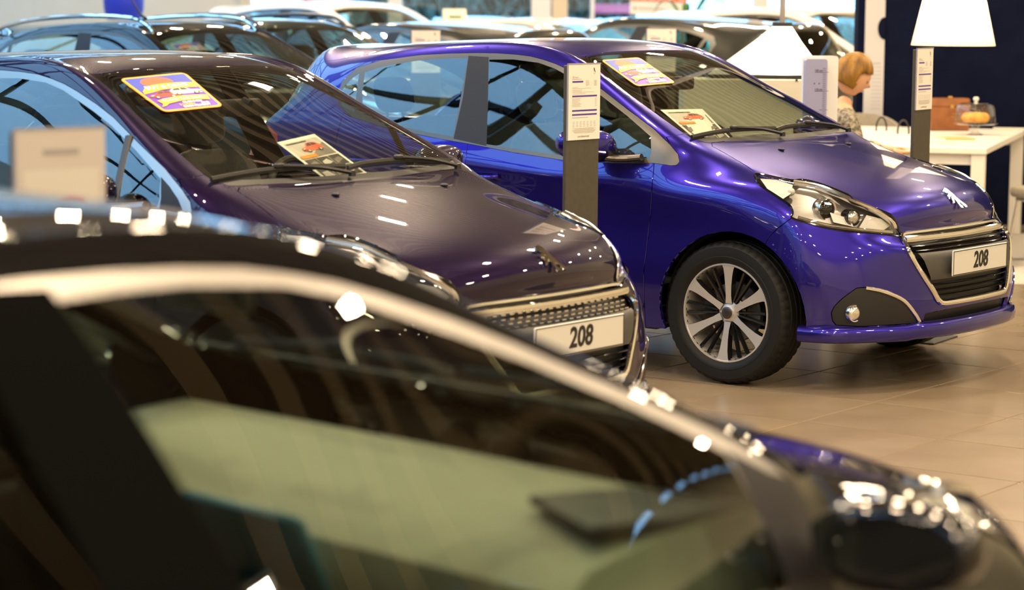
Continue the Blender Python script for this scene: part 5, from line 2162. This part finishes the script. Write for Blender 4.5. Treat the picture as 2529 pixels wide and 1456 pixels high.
# height chart board
BD = 12.85
a, b = at_depth(1990, 146, BD), at_depth(2046, 146, BD)
z120, z110 = at_depth(2018, 178.4, BD).z, at_depth(2018, 225.1, BD).z
t = thing('height_chart', 'lilac height chart board marked 120 cm and 110 cm', 'height chart', (a.x, BD, 0), math.radians(14))
W_ = (b.x - a.x) / math.cos(math.radians(14))
zt = a.z
bm = bmesh.new()
add_prism(bm, rrect(0, .012, W_, zt, .014, .014), 0, .03, (Vector((0, .03, 0)), Vector((1, 0, 0)), Vector((0, 0, 1)), Vector((0, -1, 0))))
M['lilac'] = mat('lilac_board', (.33, .34, .56), .5)
obj('board', bm, 'lilac', t)
bm = bmesh.new()
add_prism(bm, rrect(.01, .012, W_ + .075, zt + .016, .016, .016), 0, .05, (Vector((0, .085, 0)), Vector((1, 0, 0)), Vector((0, 0, 1)), Vector((0, -1, 0))))
obj('back_board', bm, 'white_frame', t)
bm = bmesh.new()
for k in range(-2, 34):
    z = z120 - k * (z120 - z110) / 10
    if z < .1:
        break
    add_box(bm, (W_ * .86, -.0004, z), (.016 if k % 10 else .05, .001, .0016))
obj('tick_marks', bm, 'ink', t)
for s, z in (('120 cm', z120), ('110 cm', z110)):
    tx = text_mesh('height_mark', s, .015, 'ink', t, .0004)
    tx.rotation_euler = (math.pi / 2, 0, 0)
    tx.location = (W_ * .60, -.001, z + .009)
    bm = bmesh.new()
    add_box(bm, (W_ * .66, -.0004, z), (.055, .001, .0022))
    obj('mark_line', bm, 'ink', t)
for dx in (.42, .64):
    bm = bmesh.new()
    add_lathe(bm, [(.0, -.0015), (.003, -.002), (.0042, .0), (.0042, .004)], 16, 'Y', (W_ * dx, 0, z110 + .040))
    obj('screw', bm, mat('brass_screw', (.22, .16, .07), .4, .8), t)

# ------------------------------------------------------------------ white table and what stands on it
M['table_white'] = mat('table_white', (0.82, 0.79, 0.73), 0.35)
ta = math.atan2(-.30, .954)
tc = at_height(2437, 366, .752)
t = thing('table', 'large white table with square legs below the lit lampshade', 'table', (tc.x, tc.y, .002), ta)
TW, TD_ = 1.5, 2.45
bm = bmesh.new()
add_box(bm, (-TW / 2, TD_ / 2, .730), (TW, TD_, .04), .004)
obj('table_top', bm, 'table_white', t)
for x in (-.055, -TW + .055):
    for y in (.06, TD_ - .06):
        bm = bmesh.new()
        add_box(bm, (x, y, .355), (.085, .085, .71), .003)
        obj('leg', bm, 'table_white', t)
bm = bmesh.new()
for y in (.06, TD_ - .06):
    bm = bmesh.new()
    add_box(bm, (-TW / 2, y, .675), (TW - .2, .025, .07))
    obj('apron', bm, 'table_white', t)
bm = bmesh.new()
add_box(bm, (3.9, 15.9, .001), (3.6, 3.2, .002))
tag(obj('rug', bm, 'rug'), 'light grey rug under the white table', 'rug')


def on_table(px, py):
    return at_height(px, py, .7525)


# leather case
c = on_table(2350, 323)
t = thing('leather_case', 'brown leather case standing on the white table', 'case', (c.x, c.y, .7525), .08)
M['leather'] = noise_mix(mat('brown_leather', rough=0.45), (.20, .065, .015), (.28, .10, .025), 12)
M['brass'] = mat('brass', (.75, .50, .15), .3, 1.0)
bm = bmesh.new()
add_box(bm, (-.01, .06, .115), (.28, .12, .23), .012, seg=2)
obj('body', bm, 'leather', t)
bm = bmesh.new()
add_box(bm, (-.01, .06, .172), (.284, .124, .006), .002)
obj('lid_seam', bm, mat('leather_dark', (.10, .035, .01), .5), t)
bm = bmesh.new()
add_box(bm, (0, .06, .236), (.03, .02, .014), .003)
add_box(bm, (0, -.002, .172), (.022, .006, .026), .002)
obj('clasp', bm, 'brass', t)
bm = bmesh.new()
for z, w in ((.120, .085), (.100, .10), (.082, .06)):
    add_box(bm, (.045, -.0008, z), (w, .002, .003))
obj('gilt_lettering', bm, 'brass', t)
# cake stand
c = on_table(2408, 333)
t = thing('cake_stand', 'glass cake stand with a domed lid on the white table', 'cake stand', (c.x, c.y, .7525))
bm = bmesh.new()
add_lathe(bm, [(.0, .0), (.055, .0), (.058, .004), (.030, .012), (.018, .03), (.020, .05), (.032, .066), (.13, .072), (.152, .078), (.152, .084), (.13, .080), (.0, .076)], 40)
obj('stand', bm, 'clear_glass', t)
bm = bmesh.new()
add_lathe(bm, [(.136, .086), (.137, .12), (.132, .185), (.120, .208), (.09, .218), (.03, .221), (.0, .221)], 40)
d_ = obj('dome', bm, 'clear_glass', t)
bm = bmesh.new()
add_lathe(bm, [(.0, .262), (.014, .260), (.020, .250), (.018, .238), (.010, .230), (.012, .221)], 24)
obj('knob', bm, mat('knob_glass', (.75, .73, .68), .15, coat=1), d_)
c2 = Vector((c.x, c.y, .7525 + .0845))
t = thing('ring_cake', 'golden ring cake under the glass dome', 'cake', c2)
bm = bmesh.new()
seg = 56
prof = [(.095 * 1.0 + .0, 0)]
rings = []
for k in range(seg):
    a = 2 * math.pi * k / seg
    fl = 1 + .05 * math.cos(a * 14)
    ring = []
    for j in range(14):
        b = 2 * math.pi * j / 14
        r = .058 + .038 * math.cos(b) * fl
        z = .034 + .034 * math.sin(b) * fl
        ring.append(bm.verts.new((r * math.cos(a), r * math.sin(a), max(z, 0))))
    rings.append(ring)
for k in range(seg):
    A, B = rings[k], rings[(k + 1) % seg]
    for j in range(14):
        bm.faces.new((A[j], B[j], B[(j + 1) % 14], A[(j + 1) % 14]))
obj('sponge', bm, noise_mix(mat('cake_crust', rough=.7), (.70, .28, .03), (.85, .42, .06), 25), t)


def book(px, py, w, d, h, ang, col, label, dz=0.0):
    c = on_table(px, py)
    t = thing('magazine', label, 'magazine', (c.x, c.y, .7525 + dz), ang, 'magazines on the white table')
    bm = bmesh.new()
    add_box(bm, (0, d / 2, h / 2), (w - .004, d - .004, h - .003))
    obj('pages', bm, 'paper_white', t)
    bm = bmesh.new()
    add_box(bm, (0, d / 2, h - .001), (w, d, .002))
    add_box(bm, (0, d / 2, .001), (w, d, .002))
    add_box(bm, (0, .001, h / 2), (w, .002, h))
    obj('cover', bm, mat('cover', col, .4), t)


book(2372, 346, .20, .26, .012, .1, (.62, .50, .22), 'pale yellow magazine lying in front of the leather case')
book(2440, 346, .16, .22, .016, -.1, (.80, .78, .72), 'white magazine with a red band lying in front of the cake stand')
book(2330, 352, .18, .24, .006, .3, (.80, .79, .75), 'white leaflet lying beside the information stand')
book(2505, 322, .30, .22, .010, -.2, (.74, .70, .60), 'cream folder lying behind the cake stand')

# carrier bags with black handles, left of the stand
for px, lab, ang, base in ((2176, 'white carrier bag with a tall black handle beside the woman', .2, 322), (2230, 'white carrier bag with a black handle beside the information stand', -.1, 330)):
    c = at_height(px, base + 22, .7525)
    t = thing('carrier_bag', lab, 'bag', (c.x, c.y, .7525), ang, 'carrier bags on the white table')
    bm = bmesh.new()
    w, d, hh_ = .13, .05, .055
    vs_ = add_box(bm, (0, 0, hh_ / 2), (w, d, hh_))
    for v in bm.verts:
        if v.co.z > hh_ * .9:
            v.co.y *= .5
    obj('body', bm, 'paper', t)
    bm = bmesh.new()
    P = [(-.032, 0, .03)] + [(-.036 * math.cos(math.radians(q)), 0, .07 + .075 * math.sin(math.radians(q))) for q in range(0, 181, 15)] + [(.032, 0, .03)]
    add_tube(bm, P, .0055, 8, up=(0, 1, 0))
    obj('handle', bm, 'black_plastic', t)


# ------------------------------------------------------------------ chairs
M['chair_fabric'] = noise_mix(mat('grey_chair_fabric', rough=.95, sheen=.3), (.22, .19, .145), (.30, .265, .205), 90)
M['chair_chrome'] = mat('chair_chrome', (.65, .62, .58), .2, 1.0)


def shell_chair(x, y, ang, label):
    t = thing('shell_chair', label, 'chair', (x, y, .002), ang, 'grey upholstered chairs around the table')
    bm = bmesh.new()
    add_box(bm, (0, 0, .45), (.50, .50, .075), .03, seg=3)
    obj('seat', bm, 'chair_fabric', t)
    bm = bmesh.new()
    n, m = 18, 8
    G = []
    for i in range(n + 1):
        a = math.radians(-62 + 124 * i / n)
        colv = []
        for j in range(m + 1):
            v = j / m
            z = .48 + v * (.36 * (1 - .25 * abs(a / 1.08) ** 3))
            r = .26 + .05 * v
            colv.append((Vector((math.sin(a) * r, math.cos(a) * r - .02 + .04 * v, z))))
        G.append(colv)
    front = [[bm.verts.new(p) for p in colv] for colv in G]
    backv = [[bm.verts.new(p + Vector((p.x, p.y + .02, 0)).normalized() * .04) for p in colv] for colv in G]
    for i in range(n):
        for j in range(m):
            bm.faces.new((front[i][j], front[i][j + 1], front[i + 1][j + 1], front[i + 1][j]))
            bm.faces.new((backv[i][j], backv[i + 1][j], backv[i + 1][j + 1], backv[i][j + 1]))
        bm.faces.new((front[i][m], backv[i][m], backv[i + 1][m], front[i + 1][m]))
        bm.faces.new((front[i][0], front[i + 1][0], backv[i + 1][0], backv[i][0]))
    for j in range(m):
        bm.faces.new((front[0][j], backv[0][j], backv[0][j + 1], front[0][j + 1]))
        bm.faces.new((front[n][j], front[n][j + 1], backv[n][j + 1], backv[n][j]))
    obj('backrest', bm, 'chair_fabric', t, .8)
    for sx in (-1, 1):
        bm = bmesh.new()
        add_tube(bm, curve_pts([(sx * .20, -.20, .42), (sx * .22, -.23, .20), (sx * .23, -.24, .016), (sx * .23, 0, .012), (sx * .23, .22, .016), (sx * .22, .21, .2), (sx * .20, .18, .42)], 4), .011, 8)
        obj('leg', bm, 'chair_chrome', t)
    bm = bmesh.new()
    add_tube(bm, [(-.21, -.21, .40), (.21, -.21, .40)], .010, 8)
    obj('crossbar', bm, 'chair_chrome', t)
    return t


p = at_height(2545, 640, 0)
shell_chair(3.50, 15.45, math.radians(-75), 'grey upholstered chair at the right picture edge, before the table')
p = at_height(2226, 290, .84)
shell_chair(2.55, 17.6, math.radians(5), 'grey upholstered chair half hidden behind the carrier bags')
p = at_height(2500, 280, .84)
shell_chair(4.1, 17.5, math.radians(-20), 'grey upholstered chair behind the cake stand')

# ------------------------------------------------------------------ blue drum, posters, roof sign, plant at the back
c = at_depth(306, 48, 26.5)
t = thing('blue_drum_lamp', 'bright blue rounded drum lamp hanging before the pale wall', 'lamp', (c.x, 26.5, 0))
bm = bmesh.new()
rr_ = .215
add_lathe(bm, [(.0, c.z), (rr_ * .8, c.z), (rr_ * .9, c.z + .015), (rr_, c.z + .12), (rr_ * 1.02, c.z + .2), (rr_, c.z + .30), (rr_ * .88, c.z + .40), (.0, c.z + .42)], 40)
obj('drum', bm, mat('bright_blue', (.02, .04, .50), .4), t)
bm = bmesh.new()
cord(bm, 0, 0, c.z + .41)
obj('cord', bm, 'steel_dark', t)


def poster(px0, px1, pyb, tilt, label):
    a, b = at_depth(px0, pyb, Y1 - .10), at_depth(px1, pyb, Y1 - .10)
    w = b.x - a.x
    hgt = w * 1.0
    t = thing('window_poster', label, 'poster', ((a.x + b.x) / 2, Y1 - .10, a.z), 0, 'posters on the glazing')
    t.rotation_euler = (0, tilt, 0)
    f = planar((-w / 2, 0, 0), (w, 0, 0), (0, 0, hgt))
    pg = obj('sheet', sheet_bm(f, 0, .002), 'paper_white', t, None)
    sc_ = hgt / w
    print_on(pg, 'print', f, [('poly', 'coral_ink', 1, rect(0, .235, 1, .62)), ('text', 'white_ink', 2, 'OCCASIONS', .5, .335, .20, .80, 'CENTER', .004), ('poly', 'grey_ink', 1, rect(.06, .08, .10, .13)), ('poly', 'grey_ink', 1, rect(.12, .095, .6, .115))], .002)


poster(752, 868, 35, 0, 'red and white poster reading OCCASIONS on the left glazing')
poster(1555, 1696, 37, .03, 'red and white poster reading OCCASIONS behind the green plant')
# tent sign on a car roof
c = at_depth(1122, 60, 24.6)
t = thing('roof_sign', 'cream folded tent sign standing on the cream car roof', 'sign', (c.x, 24.6, c.z), .25)
bm = bmesh.new()
w = .12
A = [bm.verts.new(q) for q in ((-w, -.07, 0), (w, -.07, 0), (w, 0, .155), (-w, 0, .155), (w, .07, 0), (-w, .07, 0))]
bm.faces.new((A[0], A[1], A[2], A[3]))
bm.faces.new((A[3], A[2], A[4], A[5]))
bm.faces.new((A[0], A[3], A[5]))
bm.faces.new((A[1], A[4], A[2]))
bm.faces.new((A[0], A[5], A[4], A[1]))
obj('card', bm, mat('cream_card', (.80, .76, .62), .6), t)
bm = bmesh.new()
add_box(bm, (.0, -.041, .07), (.13, .002, .030), rot=None)
obj('print', bm, 'leaf', t)
# potted plant with long leaves
c = at_depth(1700, 40, 27.5)
t = thing('potted_plant', 'potted plant with long green leaves before the glazing', 'plant', (c.x, 27.5, 0))
bm = bmesh.new()
add_lathe(bm, [(.0, .0), (.14, .0), (.19, .36), (.175, .36), (.165, .30), (.0, .30)], 24)
obj('pot', bm, mat('pot_white', (.7, .68, .65), .4), t)
bm = bmesh.new()
add_tube(bm, [(0, 0, .28), (.02, 0, .8), (.0, 0, 1.32)], [.03, .024, .02], 8)
obj('stem', bm, mat('bark', (.14, .09, .05), .8), t)
random.seed(5)
for k in range(16):
    a = 2 * math.pi * k / 16 + random.uniform(-.2, .2)
    L = random.uniform(.35, .6)
    up = random.uniform(.15, .55)
    bm = bmesh.new()
    prevv = None
    for i in range(8):
        s = i / 7
        r = L * s
        z = 1.30 + up * math.sin(s * 2.1) - .18 * s * s
        hw = .028 * math.sin(math.pi * min(1, .15 + s * .85)) + .001
        d = Vector((math.cos(a), math.sin(a), 0))
        n = Vector((-math.sin(a), math.cos(a), 0))
        q = Vector((0, 0, z)) + d * r
        cur = (bm.verts.new(q - n * hw), bm.verts.new(q + Vector((0, 0, -.006))), bm.verts.new(q + n * hw))
        if prevv:
            bm.faces.new((prevv[0], prevv[1], cur[1], cur[0]))
            bm.faces.new((prevv[1], prevv[2], cur[2], cur[1]))
        prevv = cur
    obj('leaf', bm, 'leaf', t, None)


# ------------------------------------------------------------------ the seated woman
def skin_mesh(name, verts, edges, radii, root, sub=2):
    me = bpy.data.meshes.new(name)
    me.from_pydata(verts, edges, [])
    o = bpy.data.objects.new(name, me)
    COL.objects.link(o)
    sk_ = o.modifiers.new('skin', 'SKIN')
    sk_.use_smooth_shade = True
    for i, r in enumerate(radii):
        me.skin_vertices[0].data[i].radius = r if hasattr(r, '__len__') else (r, r)
        me.skin_vertices[0].data[i].use_root = (i == root)
    ss = o.modifiers.new('sub', 'SUBSURF')
    ss.levels = sub
    dg = bpy.context.evaluated_depsgraph_get()
    dg.update()
    r = bpy.data.meshes.new_from_object(o.evaluated_get(dg))
    bpy.data.objects.remove(o)
    r.materials.clear()
    smooth(r)
    return r


def build_person():
    M['skin'] = mat('skin', (.72, .40, .25), .5)
    M['hair'] = noise_mix(mat('blond_hair', rough=.45), (.12, .05, .006), (.36, .18, .02), 30, 4, .3, .7, stretch=(1, 1, .25))
    M['coat'] = noise_mix(mat('patterned_grey_coat', rough=.9), (.10, .09, .07), (.36, .32, .25), 55, 2, .42, .58)
    M['trousers'] = mat('dark_trousers', (.02, .02, .025), .8)
    hd = at_depth(2094, 186, 14.35)
    root = thing('person', 'seated woman with blond bob looking down, patterned grey coat', 'person', (hd.x, 14.35, 0), 0)
    H = hd.z                       # middle of the head
    nz = H - .17
    # body, facing +x (to the right), bending over the table
    V = [(-.14, 0, .50), (-.12, 0, .64), (-.07, 0, .80), (-.02, 0, nz - .10), (-.03, 0, nz - .01), (0, 0, nz + .05),
         (-.01, -.17, nz - .11), (.05, -.25, nz - .30), (.18, -.20, .80), (.245, -.185, .785),
         (-.01, .17, nz - .11), (.05, .25, nz - .30), (.18, .20, .80), (.245, .185, .785),
         (-.10, -.10, .49), (.30, -.12, .49), (.32, -.12, .10), (.40, -.12, .05),
         (-.10, .10, .49), (.30, .12, .49), (.32, .12, .10), (.40, .12, .05)]
    E = [(0, 1), (1, 2), (2, 3), (3, 4), (4, 5), (3, 6), (6, 7), (7, 8), (8, 9), (3, 10), (10, 11), (11, 12), (12, 13), (0, 14), (14, 15), (15, 16), (16, 17), (0, 18), (18, 19), (19, 20), (20, 21)]
    Rr = [(.13, .15), (.12, .145), (.12, .16), (.11, .15), .055, .045, .07, .052, .040, .030, .07, .052, .040, .030, .085, .068, .045, .038, .085, .068, .045, .038]
    me = skin_mesh('body', V, E, Rr, 0)
    for nm in ('coat', 'skin', 'trousers'):
        me.materials.append(M[nm])
    for p in me.polygons:
        c = p.center
        if c.z > nz - .02 and abs(c.y) < .09:
            p.material_index = 1
        elif c.x > .185 and c.z > .7:
            p.material_index = 1
        elif c.z < .52:
            p.material_index = 2
    o = bpy.data.objects.new('body', me)
    COL.objects.link(o)
    o.parent = root
    # head with a face, tilted down
    bm = bmesh.new()
    bmesh.ops.create_uvsphere(bm, u_segments=40, v_segments=28, radius=1)
    for v in bm.verts:
        d = v.co.copy()
        x, y, z = d.x * .098, d.y * .074, d.z * .116
        if d.z < 0:
            y *= 1 - .28 * abs(d.z) ** 1.5
            x *= 1 - .10 * abs(d.z)
            if d.x > 0:
                x += .006 * abs(d.z)
        if d.x > 0:
            # nose, lips, chin, brow and eye sockets
            x += .024 * math.exp(-((d.y) / .13) ** 2 - ((d.z + .10) / .13) ** 2)
            x += .007 * math.exp(-((d.y) / .20) ** 2 - ((d.z + .45) / .06) ** 2)
            x += .006 * math.exp(-((d.y) / .20) ** 2 - ((d.z + .56) / .06) ** 2)
            x += .011 * math.exp(-((d.y) / .30) ** 2 - ((d.z + .85) / .14) ** 2)
            x += .004 * math.exp(-((d.z - .24) / .10) ** 2)
            for s in (-1, 1):
                x -= .009 * math.exp(-((d.y - s * .38) / .16) ** 2 - ((d.z - .04) / .10) ** 2)
        v.co = Vector((x, y, z))
    tilt = Matrix.Rotation(math.radians(30), 3, 'Y')
    bmesh.ops.rotate(bm, verts=bm.verts[:], cent=(0, 0, 0), matrix=tilt)
    bmesh.ops.translate(bm, vec=(.035, 0, H), verts=bm.verts[:])
    head = obj('head', bm, 'skin', root, None)
    smooth(head.data)
    for s in (-1, 1):
        bm = bmesh.new()
        bmesh.ops.create_uvsphere(bm, u_segments=12, v_segments=8, radius=.0115)
        bmesh.ops.translate(bm, vec=Vector((.035, 0, H)) + tilt @ Vector((.081, s * .028, .005)), verts=bm.verts[:])
        obj('eye', bm, mat('eye', (.25, .2, .17), .2), head)
        bm = bmesh.new()
        bmesh.ops.create_uvsphere(bm, u_segments=14, v_segments=10, radius=1)
        for v in bm.verts:
            v.co = Vector((v.co.x * .018, v.co.y * .008, v.co.z * .030))
        bmesh.ops.translate(bm, vec=Vector((.035, 0, H)) + tilt @ Vector((-.005, s * .075, -.005)), verts=bm.verts[:])
        obj('ear', bm, 'skin', head)
    bm = bmesh.new()
    add_box(bm, (0, 0, 0), (.004, .042, .007), .002)
    bmesh.ops.rotate(bm, verts=bm.verts[:], cent=(0, 0, 0), matrix=tilt)
    bmesh.ops.translate(bm, vec=Vector((.035, 0, H)) + tilt @ Vector((.0945, 0, -.058)), verts=bm.verts[:])
    obj('mouth', bm, mat('lips', (.55, .17, .13), .4), head)
    # bobbed hair: cap over the skull, longer at the sides and back
    bm = bmesh.new()
    bmesh.ops.create_uvsphere(bm, u_segments=48, v_segments=30, radius=1)
    for v in bm.verts:
        d = v.co.copy()
        a = math.atan2(d.y, d.x)
        wob = 1 + .02 * math.sin(a * 17) + .012 * math.sin(a * 31)
        v.co = Vector((d.x * .117 * wob, d.y * .098 * wob, d.z * .136))
    kill = []
    for f in bm.faces:
        c = f.calc_center_median()
        fr = c.x / .117
        lim = .015 + .05 * max(0, fr) if fr > .30 else -.085
        if c.z < lim and (fr > .30 or c.z < -.085):
            kill.append(f)
    bmesh.ops.delete(bm, geom=kill, context='FACES')
    bmesh.ops.rotate(bm, verts=bm.verts[:], cent=(0, 0, 0), matrix=tilt)
    bmesh.ops.translate(bm, vec=(.028, 0, H + .008), verts=bm.verts[:])
    hr = obj('hair', bm, 'hair', root, None)
    smooth(hr.data)
    sm = hr.modifiers.new('thick', 'SOLIDIFY')
    sm.thickness = .014
    # hands resting at the table edge
    for s in (-1, 1):
        b = Vector((.245, s * .185, .785))
        Vh = [tuple(b), tuple(b + Vector((.05, -s * .005, 0)))]
        Eh = [(0, 1)]
        Rh = [(.024, .024), (.030, .014)]
        for k, (dy, L, sp) in enumerate(((-.027, .062, -.10), (-.009, .074, -.03), (.010, .070, .04), (.027, .054, .12))):
            i0 = len(Vh)
            q = b + Vector((.075, dy, 0))
            Vh += [tuple(q), tuple(q + Vector((L * .5, sp * L * .5, .004))), tuple(q + Vector((L, sp * L, -.012)))]
            Eh += [(1, i0), (i0, i0 + 1), (i0 + 1, i0 + 2)]
            Rh += [(.010, .010), (.0088, .0088), (.007, .007)]
        i0 = len(Vh)
        Vh += [tuple(b + Vector((.045, -s * .034, -.004))), tuple(b + Vector((.078, -s * .052, -.008)))]
        Eh += [(1, i0), (i0, i0 + 1)]
        Rh += [(.011, .011), (.008, .008)]
        hm = skin_mesh('hand', Vh, Eh, Rh, 0, 1)
        hm.materials.append(M['skin'])
        ho = bpy.data.objects.new('hand', hm)
        COL.objects.link(ho)
        ho.parent = root
    shell_chair(hd.x - .12, 14.35, math.radians(90), 'grey upholstered chair the blond woman sits on')


build_person()
